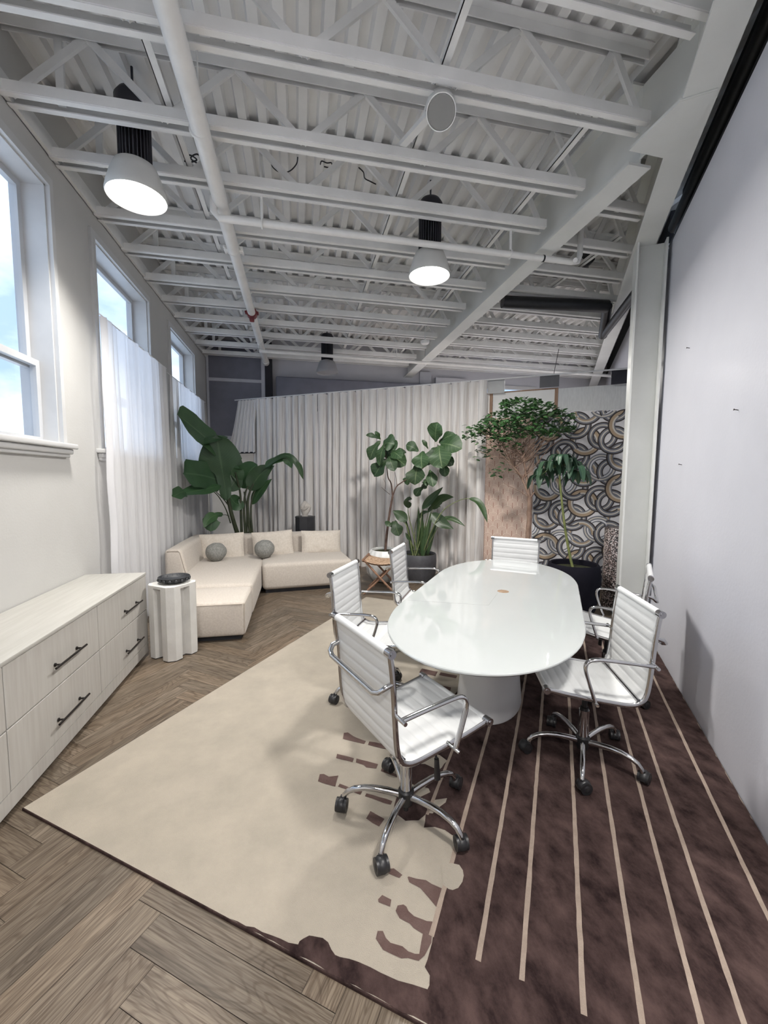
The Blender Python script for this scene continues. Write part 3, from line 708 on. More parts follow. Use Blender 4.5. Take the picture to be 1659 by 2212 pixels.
# ------------------------------------------------------------------ display boards and wallpapers
def boards():
    S0 = 6.47
    def board(v0, v1, zt, mat, lab, edge):
        t = thing('display_board', lab, 'board', SV(S0, (v0+v1)/2, 0))
        m = MB(); svbox(m, S0, S0+.03, v0, v1, 0, zt); m.build('board', M[mat], t, world=True)
        if edge:
            m = MB(); svbox(m, S0-.006, S0+.03, v0, v1, zt, zt+.018); 
            if edge > 1: svbox(m, S0-.008, S0+.03, v1-.045, v1, 0, zt)
            m.build('wood_edge', M['woodedge'], t, world=True)
    board(-1.14, -.96, 2.80, 'boardwhite', 'narrow white board edged in wood, half behind the striped curtain', 2)
    board(-.955, -.055, 2.805, 'boardwhite', 'white board edged in wood, above the leafy tree', 2)
    board(-.05, .93, 2.81, 'boardlinen', 'grey linen board above the ring pattern paper', 0)
    for (px0, px1, py0, py1, mat, lab) in ((1053, 1090, 823, 851, 'cardg', 'pale grey sample card hanging from the rod next to the striped curtain'), (1166, 1208, 808, 838, 'card', 'dark grey sample card hanging from the rod in the middle'), (1320, 1362, 800, 831, 'cardb', 'black sample card hanging from the rod beside the column')):
        a = PS(px0, (py0+py1)/2, 6.41); b = PS(px1, (py0+py1)/2, 6.41)
        z1 = 2.985; z0 = PS(px0, py1, 6.41).z
        m = MB(); svbox(m, 6.405, 6.411, a.dot(WN), b.dot(WN), z0, z1); tag(m.build('sample_card', M[mat]), lab, 'card', 'sample cards clipped to the rod')
    # blush scallop paper
    t = thing('scallop_wallpaper', 'blush pink wallpaper sheet with pale scallop arches behind the leafy tree', 'wallpaper', SV(S0, -.7, 0))
    SP = S0-.020; v0, v1, z0, z1 = -1.115, -.345, .02, 2.435
    m = MB(); svbox(m, SP, SP+.01, v0, v1, z0, z1, 0)
    # scallop lines as thin inlays, rows overlapping upward
    W = .140; rh = .105; rows = int((z1-z0)/rh)+2; nl = 4
    sp = SP-.0006
    def arch(vc, zb, r, zc, mi, off):
        pts = []
        for k in range(13):
            a = math.pi*k/12; pts.append((vc+r*math.cos(a), zc+r*math.sin(a)))
        pts = [(vc+r, zb)]+pts+[(vc-r, zb)]
        pts = [(min(max(p, v0), v1), min(max(q, z0), z1)) for p, q in pts]
        ok = max(p[0] for p in pts)-min(p[0] for p in pts) > .004 and max(p[1] for p in pts)-min(p[1] for p in pts) > .004
        if not ok: return
        m.add([SV(off, p[0], p[1]) for p in pts][::-1], [tuple(range(len(pts)))], mi)
    for j in range(rows, -1, -1):
        zb = z0-.06+j*rh; row = rows-j
        for i in range(-1, 7):
            vc = v0+(i+.5*(j % 2))*W
            for q in range(nl):
                r = W*.5*(1-q*.235); o = sp-row*.00032-q*.00007
                arch(vc, zb-rh*.6, r, zb+.05, 1, o); arch(vc, zb-rh*.6, r-.0078, zb+.05, 0, o-.000035)
    m.build('paper', [M['pink'], M['pinkline']], t, world=True)
    # interlocking rings paper
    t = thing('ring_wallpaper', 'white wallpaper sheet with interlocking grey and tan rings beside the column', 'wallpaper', SV(S0, .3, 0))
    v0, v1, z0, z1 = -.34, .93, .02, 2.475
    m = MB(); svbox(m, SP, SP+.01, v0, v1, z0, z1, 0)
    bands = {'a': [(1, 2), (.0, 0)]}
    def ring(vc, zc, ro, cols, off, a0=0, a1=2*math.pi):
        wd = ro*.43; ed = [0, .20, .42, .62, .84, 1.0]
        for b in range(5):
            r1 = ro-wd*ed[b]; r2 = ro-wd*ed[b+1]; n = max(6, int(44*(a1-a0)/6.283)); 
            for k in range(n):
                t0 = a0+(a1-a0)*k/n; t1 = a0+(a1-a0)*(k+1)/n
                P = [(vc+r1*math.cos(t0), zc+r1*math.sin(t0)), (vc+r1*math.cos(t1), zc+r1*math.sin(t1)), (vc+r2*math.cos(t1), zc+r2*math.sin(t1)), (vc+r2*math.cos(t0), zc+r2*math.sin(t0))]
                if all(v0 <= p[0] <= v1 and z0 <= p[1] <= z1 for p in P):
                    m.add([SV(off, *p) for p in P][::-1], [(0, 1, 2, 3)], cols[b])
    # material slots: 0 white 1 charcoal 2 slate 3 cream 4 tan
    TAN = (1, 4, 4, 3, 2); GRY = (1, 2, 3, 2, 1); MIX = (1, 2, 3, 4, 2); LT = (2, 3, 2, 0, 2)
    sets = []
    dz = .43
    for c in range(-1, 4):
        for r_ in range(-1, 8):
            vc = -.20+c*.47; zc = .12+r_*dz+(.215 if c % 2 else 0)
            sets.append((vc+.05, zc, .205, TAN if (r_+c) % 2 else MIX)); sets.append((vc-.075, zc+.225, .195, GRY)); sets.append((vc+.26, zc+.07, .19, LT if r_ % 2 else GRY))
    off = SP-.0006
    for q, (vc, zc, ro, cols) in enumerate(sets):
        ring(vc, zc, ro, cols, off-q*.00003)
    off2 = off-len(sets)*.00003-.0004
    for q, (vc, zc, ro, cols) in enumerate(sets):      # the strands that pass over
        a = rng.choice((.3, 2.2, 4.0)); ring(vc, zc, ro, cols, off2-q*.00003, a, a+1.5)
    m.build('paper', [M['ring_w'], M['ring_k'], M['ring_g'], M['ring_c'], M['ring_t']], t, world=True)
boards()

# ------------------------------------------------------------------ rug
def make_rug():
    m = MB(); zt = .012
    s0, s1, v0, v1 = 1.0, 4.70, -2.22, .868
    # slab with a soft edge
    bm = bmesh.new(); bmesh.ops.create_cube(bm, size=1)
    for p in bm.verts: p.co = Vector(((v0+v1)/2+p.co.x*(v1-v0), (s0+s1)/2+p.co.y*(s1-s0), .006+p.co.z*.012))
    bmesh.ops.bevel(bm, geom=[e for e in bm.edges if all(q.co.z > 0 for q in e.verts)], offset=.004, segments=2, profile=.5, affect='EDGES')
    Mx = Matrix(((WN.x, WD.x, 0, 0), (WN.y, WD.y, 0, 0), (0, 0, 1, 0), (0, 0, 0, 1)))
    bmesh.ops.transform(bm, matrix=Mx, verts=bm.verts); bmesh.ops.recalc_face_normals(bm, faces=bm.faces)
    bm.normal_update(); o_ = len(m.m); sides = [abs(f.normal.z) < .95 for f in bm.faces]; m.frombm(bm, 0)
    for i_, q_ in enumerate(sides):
        if q_: m.m[o_+i_] = 1  # slab sides take the brown, putting the edge's shadow into the colour
    def inlay(pts, mi, lift):
        P = [SV(p[1], p[0], zt+lift) for p in pts]
        bm = bmesh.new(); vs = [bm.verts.new(p) for p in P]; f = bm.faces.new(vs)
        if f.normal.z < 0: f.normal_flip()
        f.normal_update()
        if f.normal.z < 0: f.normal_flip()
        bmesh.ops.triangulate(bm, faces=bm.faces[:]); m.frombm(bm, mi)
    def px(lst, fx):
        out = []
        for q in lst:
            P = PZ(*fx(*q), zt); out.append((P.dot(WN), P.dot(WD)))
        return out
    def rough(pts, amp=.006, step=.03, seed=1):
        rr = random.Random(seed); out = []
        for i in range(len(pts)):
            a = Vector(pts[i]); b = Vector(pts[(i+1) % len(pts)]); n = max(1, int((b-a).length/step))
            for k in range(n):
                q = a.lerp(b, k/n); out.append((q.x+rr.uniform(-amp, amp), q.y+rr.uniform(-amp, amp)))
        return out
    z4 = lambda x, y: (680+x*.2411, 1550+y*.2411); z7 = lambda x, y: (640+x*.2532, 1860+y*.2532)
    e = .004
    front = px([(10, 720), (25, 690), (60, 655), (105, 637), (150, 635), (220, 655), (265, 700), (290, 760), (330, 810), (370, 830), (450, 825), (540, 860), (720, 950), (870, 1020), (1000, 1060), (1115, 1105), (1130, 1070), (1130, 985), (1095, 895), (1110, 850), (1150, 700), (1165, 625)], z7)
    # brown field: front blob, up the stripe at v=-.335, lanes, then the far edge and back along the partition
    field = [(-.99, s0+e)] + [(max(v, -1.02), max(s, s0+e)) for v, s in front]
    up = [(-.335, 1.36), (-.335, 1.66), (-.36, 1.64), (-.40, 1.655), (-.44, 1.648), (-.485, 1.625), (-.493, 1.66), (-.50, 1.70)]
    up += [(-.52, 1.655), (-.575, 1.63), (-.64, 1.655), (-.655, 1.70), (-.66, 1.80), (-.60, 1.795), (-.555, 1.79), (-.52, 1.835), (-.53, 1.86), (-.60, 1.85), (-.655, 1.86), (-.66, 1.99), (-.60, 2.02), (-.52, 2.0), (-.50, 2.09), (-.55, 2.12), (-.65, 2.11), (-.655, 2.26), (-.57, 2.29), (-.50, 2.27), (-.497, 2.5), (-.62, 2.52), (-.655, 2.62), (-.60, 2.9), (-.495, 2.93), (-.495, 3.3), (-.65, 3.36), (-.65, 3.7), (-.495, 3.75), (-.495, 4.2), (-.64, 4.3), (-.64, s1-.02)]
    field += up + [(v1-e, s1-.02), (v1-e, s0+e)]
    inlay(rough(field, .0035, .03, 3), 1, .0010)
    # cream drops and the bulb over the brown
    inlay(rough(px([(1010, 780), (1060, 740), (1120, 735), (1180, 725), (1170, 760), (1120, 800), (1060, 860), (1010, 860)], z4), .003, .03, 4), 0, .0016)
    inlay(rough(px([(1130, 1330), (1170, 1310), (1240, 1310), (1290, 1320), (1325, 1370), (1335, 1420), (1325, 1480), (1290, 1530), (1240, 1550), (1200, 1545), (1150, 1500)], z4), .002, .03, 8), 0, .0022)
    # stripes
    for v, a in ((-.335, 1.225), (-.178, 1.215), (-.046, 1.215), (.124, 1.20), (.276, 1.19), (.428, 1.19), (.540, 1.19), (.735, 1.25)):
        inlay(rough([(v-.0085, a), (v+.0085, a), (v+.0085, s1-.25), (v-.0085, s1-.25)], .0012, .05, int(v*100)+50), 3, .0018)
    inlay(rough([(-.493-.0075, 1.70), (-.493+.0075, 1.70), (-.493+.0075, 4.3), (-.493-.0075, 4.3)], .0012, .05, 9), 3, .0017)
    # loose brown dashes on the cream
    D7 = [[(945, 140), (960, 185), (1060, 235), (1110, 300), (1195, 390), (1245, 235), (1150, 195), (1110, 165), (1020, 150), (960, 135)],
          [(850, 430), (880, 490), (970, 540), (1000, 575), (1080, 620), (1070, 700), (1050, 790), (1010, 790), (960, 770), (900, 730), (800, 700), (770, 660), (740, 595), (690, 595), (680, 670), (700, 700), (740, 760), (800, 790), (900, 830), (950, 825), (1040, 850), (1090, 810), (1150, 700), (1165, 520), (1110, 510), (1000, 475), (960, 430), (940, 390), (910, 370), (870, 380)],
          [(695, 325), (735, 298), (815, 330), (800, 390), (700, 350)], [(790, 70), (830, 60), (905, 120), (880, 145), (790, 110)]]
    D4 = [[(260, 140), (300, 135), (345, 170), (460, 215), (445, 240), (250, 190)], [(490, 215), (590, 235), (680, 255), (660, 290), (475, 245)],
          [(200, 325), (350, 365), (340, 400), (190, 365)], [(375, 370), (570, 420), (550, 460), (460, 450), (440, 425), (365, 405)],
          [(45, 510), (80, 505), (130, 530), (215, 520), (180, 620), (30, 575)], [(225, 595), (425, 665), (410, 695), (210, 620)],
          [(460, 680), (700, 750), (680, 785), (450, 710)], [(500, 840), (625, 910), (580, 980), (460, 910)], [(600, 455), (760, 520), (750, 545), (590, 480)]]
    for i, d in enumerate(D7): inlay(rough(px(d, z7), .002, .03, 20+i), 2, .0014)
    for i, d in enumerate(D4): inlay(rough(px(d, z4), .002, .03, 40+i), 2, .0014)
    rr = random.Random(5)
    for lane in (-.81, -.966):
        s = 2.35
        while s < 4.2:
            a = rr.uniform(.08, .14); inlay(rough([(lane+.012, s), (lane+.146, s+rr.uniform(-.01, .01)), (lane+.146, s+a*.6), (lane+.012, s+a*.6)], .003, .03, int(s*100)), 2, .0014); s += a+.10
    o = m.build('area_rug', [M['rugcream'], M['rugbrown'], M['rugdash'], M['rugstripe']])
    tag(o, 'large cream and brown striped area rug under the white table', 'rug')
make_rug()
ZR = .0145

# ------------------------------------------------------------------ table
def make_table():
    sc, vc = 2.905, -.37
    t = thing('conference_table', 'glossy white oval conference table on a flared white pedestal', 'table', SV(sc, vc, ZR), YAW)
    ax, by, mid = .81, .535, .445
    def outline(k=1.0, n=40):
        pts = []
        for i in range(n+1):
            a = -math.pi/2+math.pi*i/n; ex = 2/2.08
            pts.append((mid+math.copysign(abs(math.cos(a))**ex, math.cos(a))*(ax-(1-k)), math.copysign(abs(math.sin(a))**ex, math.sin(a))*(by-(1-k))))
        return pts+[(-p[0], -p[1]) for p in pts]
    m = MB(); prof = [(.975, .704), (.992, .708), (1.0, .716), (1.0, .722), (.996, .7265)]; z0 = 0
    rings = [outline(k) for k, _ in prof]; n = len(rings[0]); vs = []
    for (k, z), o in zip(prof, rings): vs += [(p[0], p[1], z) for p in o]
    fs = [(i*n+j, i*n+(j+1) % n, (i+1)*n+(j+1) % n, (i+1)*n+j) for i in range(len(prof)-1) for j in range(n)]
    fs += [tuple(range(n-1, -1, -1)), tuple(range((len(prof)-1)*n, len(prof)*n))]
    m.add(vs, fs); top = m.build('tabletop', M['tabletop'], t, smooth=35)
    m = MB(); m.lathe([(.30, 0), (.305, .01), (.29, .12), (.265, .3), (.245, .5), (.235, .705)], (-.07, .02, 0), 48, sx=1.12, sy=.70); m.build('pedestal', M['tablebase'], t, smooth=35)
    def loc(s, v): return (s-sc, -(v-vc))
    m = MB()
    a = loc(2.604, -.378); b = loc(3.05, -.357); m.bar((a[0], a[1], .7268), (b[0], b[1], .7268), .002, .0006)
    a = loc(2.50, -.88); b = loc(2.604, -.378); m.bar((a[0], a[1], .7268), (b[0], b[1], .7268), .0016, .0006)
    m.build('seam_line', M['seam'], top)
    m = MB(); g = loc(2.975, -.333); m.lathe([(0, .7262), (.040, .7262), (.040, .7275), (.036, .7282), (0, .7282)], (g[0], g[1], 0), 32); o = m.build('cable_grommet', M['corkwood'], top, smooth=40); o['label'] = 'round wooden cable cap'
make_table()

# ------------------------------------------------------------------ chairs
def chair_profile():
    K = [(.262, .484), (.235, .480), (.16, .466), (.06, .452), (-.04, .440), (-.11, .434), (-.155, .440), (-.185, .462), (-.200, .50), (-.208, .56), (-.214, .64), (-.220, .73), (-.228, .82), (-.238, .893)]
    out = []
    for i in range(len(K)-1):
        p0, p1, p2, p3 = [Vector(K[min(max(i+d, 0), len(K)-1)]) for d in (-1, 0, 1, 2)]
        for k in range(8):
            t = k/8; out.append(.5*((2*p1)+(p2-p0)*t+(2*p0-5*p1+4*p2-p3)*t*t+(3*p1-p0-3*p2+p3)*t**3))
    out.append(Vector(K[-1]))
    # resample by arc length
    L = [0]
    for a, b in zip(out, out[1:]): L.append(L[-1]+(b-a).length)
    def at(d):
        for i in range(len(L)-1):
            if d <= L[i+1]: return out[i].lerp(out[i+1], (d-L[i])/max(1e-9, L[i+1]-L[i]))
        return out[-1].copy()
    return at, L[-1]
def make_chair():
    at, LT = chair_profile(); HW = .225
    t = thing('office_chair', '', 'chair', (0, 0, 0), 0, 'white ribbed office chairs around the table')
    # sling: puffed ribs across the width
    nr = 18; per = LT/nr; n = nr*8; m = MB()
    def shell(side):
        vs = []
        for i in range(n+1):
            d = LT*i/n; p = at(d); q = at(min(d+.004, LT)); r_ = at(max(d-.004, 0)); tg = (q-r_).normalized(); nm = Vector((tg.y, -tg.x))
            ph = (d/per) % 1.0; puff = .0045+.0034*(math.sin(math.pi*ph)**.35 if 0 < ph < 1 else 0)
            pp = p+nm*(puff*side)
            for k in range(9):
                x = -HW+2*HW*k/8; edge = 1-abs(k-4)/4; e = 1 if edge > .01 else .45
                p2 = p+nm*(puff*side*e); vs.append((x, p2.x, p2.y))
        return vs
    for side in (1, -1):
        vs = shell(side); fs = []
        for i in range(n):
            for k in range(8):
                f = (i*9+k, i*9+k+1, (i+1)*9+k+1, (i+1)*9+k); fs.append(f if side < 0 else f[::-1])
        m.add(vs, fs)
    m.build('seat_sling', M['leather'], t, smooth=50)
    for sx in (-1, 1):
        m = MB(); pts = []
        for i in range(61):
            p = at(LT*i/60); pts.append((sx*(HW+.008), p.x, p.y))
        m.sweep(pts, (.0075, .0125), 10, side=(1, 0, 0))
        o = m.build('side_rail', M['chrome'], t, smooth=50)
        for d in (.0, LT):
            m = MB(); p = at(d); m.cyl((sx*(HW-.01), p.x, p.y), (sx*(HW+.024), p.x, p.y), .0175, 18); m.cyl((sx*(HW+.024), p.x, p.y), (sx*(HW+.027), p.x, p.y), .008, 12)
            m.build('tube_cap', M['alu'], o, smooth=40)
        # armrest loop
        K = [(-.212, .652), (-.12, .660), (.0, .668), (.055, .668), (.088, .655), (.098, .625), (.088, .58), (.068, .52), (.045, .455)]
        xs = sx*(HW+.048); pts = []
        P = [Vector((xs, a, b)) for a, b in K]
        for i in range(len(P)-1):
            p0, p1, p2, p3 = [P[min(max(i+d, 0), len(P)-1)] for d in (-1, 0, 1, 2)]
            for k in range(5):
                u = k/5; pts.append(.5*((2*p1)+(p2-p0)*u+(2*p0-5*p1+4*p2-p3)*u*u+(3*p1-p0-3*p2+p3)*u**3))
        pts.append(P[-1]); m = MB(); m.sweep(pts, (.013, .009), 10, side=(1, 0, 0))
        for a, b in (K[0], K[-1]): m.cyl((sx*(HW+.0), a, b), (sx*(HW+.075), a, b), .008, 10)
        m.build('armrest', M['chrome'], t, smooth=50)
    m = MB(); p = at(LT); m.cyl((-HW, p.x, p.y), (HW, p.x, p.y), .0165, 14); m.build('top_roll', M['leather'], t, smooth=40)
    m = MB(); p = at(0); m.cyl((-HW, p.x, p.y), (HW, p.x, p.y), .014, 14); m.build('front_roll', M['leather'], t, smooth=40)
    m = MB(); z = .735; y = -.222
    m.sweep([(-HW-.004, y, z+.04), (-HW-.004, y-.035, z+.03), (-HW+.01, y-.052, z+.012), (-HW+.04, y-.058, z), (HW-.04, y-.058, z), (HW-.01, y-.052, z+.012), (HW+.004, y-.035, z+.03), (HW+.004, y, z+.04)], (.010, .012), 10); m.build('back_bracket', M['chrome'], t, smooth=50)
    m = MB(); z = .46
    m.sweep([(-HW, -.17, z-.005), (HW, -.17, z-.005)], (.012, .010), 8); m.sweep([(-HW, .10, .446), (HW, .10, .446)], (.014, .008), 8); m.build('stretcher', M['alu'], t, smooth=50)
    m = MB(); m.rbox((-.075, -.10, .395), (.075, .09, .432), .012); m.rbox((-.10, -.02, .405), (.10, .06, .428), .006); m.build('tilt_mechanism', M['black'], t, smooth=40)
    m = MB(); m.sweep([(.06, .03, .41), (.13, .035, .405), (.155, .04, .385), (.158, .045, .33)], .005, 8); m.cyl((.158, .045, .345), (.160, .05, .255), .010, 10, .014); m.build('height_lever', M['black'], t, smooth=50)
    m = MB(); m.cyl((0, 0, .24), (0, 0, .41), .0145, 14); m.cyl((0, 0, .262), (0, 0, .285), .022, 16); m.build('gas_lift', M['black'], t, smooth=40)
    m = MB(); m.cyl((0, 0, .10), (0, 0, .27), .0265, 20); m.build('column', M['chrome'], t, smooth=40)
    m = MB(); m.lathe([(.0, .045), (.028, .05), (.036, .075), (.036, .115), (.03, .122), (0, .122)], (0, 0, 0), 20); m.cyl((0, 0, .02), (0, 0, .05), .012, 10); m.build('hub', M['black'], t, smooth=40)
    for k in range(5):
        a = 2*math.pi*k/5+R(90); u = Vector((math.cos(a), math.sin(a), 0)); m = MB()
        prof = [(.025, .092), (.08, .104), (.14, .112), (.19, .112), (.235, .104), (.265, .090), (.282, .070), (.288, .052)]
        m.sweep([u*r_+Vector((0, 0, z)) for r_, z in prof], [(.014, .017), (.0145, .0155), (.0145, .0145), (.014, .013), (.0135, .0125), (.013, .012), (.0125, .012), (.012, .012)], 10, side=u.cross(Vector((0, 0, 1))))
        leg = m.build('leg', M['chrome'], t, smooth=50)
        m = MB(); c = u*.292; b = a+(k*1.7 % 2.4)-1.1; w = Vector((math.cos(b), math.sin(b), 0)); f = Vector((-w.y, w.x, 0))
        cc = c+f*.012+Vector((0, 0, .0295))
        for sg in (-1, 1):
            m.cyl(cc+w*(sg*.006), cc+w*(sg*.025), .0295, 20)
        bm = bmesh.new(); bmesh.ops.create_uvsphere(bm, u_segments=18, v_segments=12, radius=.0345)
        for p_ in bm.verts:
            if p_.co.z < -.010: p_.co.z = -.010; p_.co.x *= .9; p_.co.y *= .9
        q_ = Matrix((( w.x, f.x, 0, cc.x), (w.y, f.y, 0, cc.y), (0, 0, 1, cc.z), (0, 0, 0, 1))) @ Matrix.Diagonal((.86, 1, 1, 1))
        m.frombm(bm, 0, q_); m.cyl(c+Vector((0, 0, .045)), c+Vector((0, 0, .066)), .009, 10)
        m.build('caster', M['black'], leg, smooth=45)
    return t
chair = make_chair()
# heading is the direction the seat faces; local +Y faces forward
CH = [((.462, 1.705), 19.5, 'white ribbed office chair turned sideways, nearest the camera with its back to the sofa side', 6),
      ((1.515, 1.895), 160.5, 'white ribbed office chair at the near right of the table, in profile by the partition', 14),
      ((.515, 2.735), -29.5, 'white ribbed office chair on the left of the table, just behind the nearest chair', 40),
      ((1.074, 3.466), -29, 'white ribbed office chair on the left of the table beside the woven stool', 20),
      ((2.055, 3.715), -129, 'white ribbed office chair at the far head of the table, facing the camera', 30),
      ((2.18, 2.53), 137, 'white ribbed office chair at the far right of the table, half hidden against the partition', 50)]
for i, ((x, y), hd, lab, _) in enumerate(CH):
    loc = (x, y, ZR); rz = R(hd-90)
    if i == 0: chair.location = loc; chair.rotation_euler = (0, 0, rz); chair['label'] = lab
    else: dup(chair, loc, rz, lab)

# ------------------------------------------------------------------ dresser
def make_dresser():
    X0, X1, Y0, Y1 = XW+.006, -1.285, 1.18, 3.80
    t = thing('dresser', 'long pale oak six drawer dresser along the window wall', 'dresser', (-1.5, 2.5, 0))
    m = MB(); m.box((X0, Y0+.006, .04), (X1-.02, Y1-.006, .700)); m.build('carcass', M['dresser'], t, world=True)
    m = MB(); m.rbox((X0, Y0, .700), (X1+.004, Y1, .722), .003); m.build('top', M['dressertop'], t, world=True, smooth=40)
    m = MB(); m.box((X1-.02, Y0+.003, .035), (X1, Y1, .113)); m.build('base_rail', M['dresser'], t, world=True)
    m = MB()
    for y in (Y0+.08, (Y0+Y1)/2, Y1-.08):
        for x in (X0+.06, X1-.08): m.box((x-.025, y-.025, 0), (x+.025, y+.025, .042))
    m.build('foot', M['blackmatte'], t, world=True)
    cols = [(1.186, 2.052), (2.058, 2.929), (2.935, 3.797)]
    for (a, b), yc in zip(cols, (1.66, 2.548, 3.452)):
        for z0, z1, zh in ((.117, .402, .225), (.408, .697, .532)):
            m = MB(); m.rbox((X1-.02, a, z0), (X1, b, z1), .002, seg=1); d = m.build('drawer_front', M['dresser'], t, world=True)
            m = MB(); m.cyl((X1+.032, yc-.16, zh), (X1+.032, yc+.16, zh), .006, 10)
            for dy in (-.11, .11): m.cyl((X1, yc+dy, zh), (X1+.034, yc+dy, zh), .005, 8); m.cyl((X1, yc+dy, zh), (X1+.006, yc+dy, zh), .010, 10)
            m.build('handle', M['blackmetal'], d, world=True, smooth=40)
make_dresser()

# ------------------------------------------------------------------ plinth table and bowl
def make_plinth():
    # square with the corner to the camera, chamfered, one groove per side
    cx, cy = -1.07, 3.775; h = .63; a = .150; ch = .045; g = .045; gd = .052
    t = thing('side_table', 'white grooved pillar side table between the dresser and sofa', 'table', (cx, cy, 0), R(-36))
    def outline(groove):
        pts = []
        for k in range(4):
            th = math.pi/2*k; c, s = math.cos(th), math.sin(th)
            side = [(a, -a+ch)]
            if groove: side += [(a, -g), (a-gd, -g+.016), (a-gd, g-.016), (a, g)]
            side += [(a, a-ch)]
            pts += [(x*c-y*s, x*s+y*c) for x, y in side]
        return pts
    m = MB(); m.prism(outline(True), .008, h-.022); m.build('pillar', M['plinth'], t)
    m = MB(); m.prism(outline(False), h-.022, h); m.build('top', M['plinth'], t)
    m = MB(); m.prism([(x*.95, y*.95) for x, y in outline(True)], 0, .01); m.build('foot', M['blackmatte'], t)
    b = thing('bowl', 'black ceramic bowl with a row of knobs, on the white pillar table', 'bowl', (cx+.012, cy+.01, h))
    m = MB(); m.lathe([(0, .004), (.07, .003), (.085, .006), (.105, .022), (.122, .044), (.126, .052), (.121, .054), (.112, .040), (.095, .022), (.06, .015), (0, .014)], (0, 0, 0), 40); m.build('dish', M['bowl'], b, smooth=50)
    for k in range(16):
        th = 2*math.pi*k/16; m = MB(); c = Vector((math.cos(th)*.119, math.sin(th)*.119, .032))
        bm = bmesh.new(); bmesh.ops.create_uvsphere(bm, u_segments=12, v_segments=8, radius=.0135); m.frombm(bm, 0, Matrix.Translation(c)); m.build('knob', M['bowl'], b, smooth=60)
make_plinth()

# ------------------------------------------------------------------ sofa
def softbox(name, lo, hi, r, mat, parent, rot=0, pivot=(0, 0), puff=.012, seg=5, taper=None):
    bm = bmesh.new(); bmesh.ops.create_cube(bm, size=1)
    c = [(a+b)/2 for a, b in zip(lo, hi)]; d = [b-a for a, b in zip(lo, hi)]
    for p in bm.verts: p.co = Vector((p.co.x*d[0], p.co.y*d[1], p.co.z*d[2]))
    if taper: 
        for p in bm.verts: taper(p, d)
    bmesh.ops.bevel(bm, geom=bm.edges[:], offset=r, segments=seg, profile=.5, affect='EDGES')
    bmesh.ops.subdivide_edges(bm, edges=[e for e in bm.edges if e.calc_length() > .25], cuts=5, use_grid_fill=True)
    for p in bm.verts:
        x, y, z = p.co.x/(d[0]/2), p.co.y/(d[1]/2), p.co.z/(d[2]/2)
        k = max(0, 1-x*x)*max(0, 1-y*y)
        if abs(z) > .6: p.co.z += math.copysign(puff*k, z) if z > 0 else 0
        k2 = max(0, 1-z*z)
        if abs(y) > .9: p.co.y += math.copysign(puff*.6*k2*max(0, 1-x*x), y)
        if abs(x) > .9: p.co.x += math.copysign(puff*.6*k2*max(0, 1-y*y), x)
    m = MB(); Mx = Matrix.Translation((pivot[0], pivot[1], 0)) @ Matrix.Rotation(rot, 4, 'Z') @ Matrix.Translation((-pivot[0], -pivot[1], 0)) @ Matrix.Translation(c)
    m.frombm(bm, 0, Mx); return m.build(name, mat, parent, smooth=60, world=True)
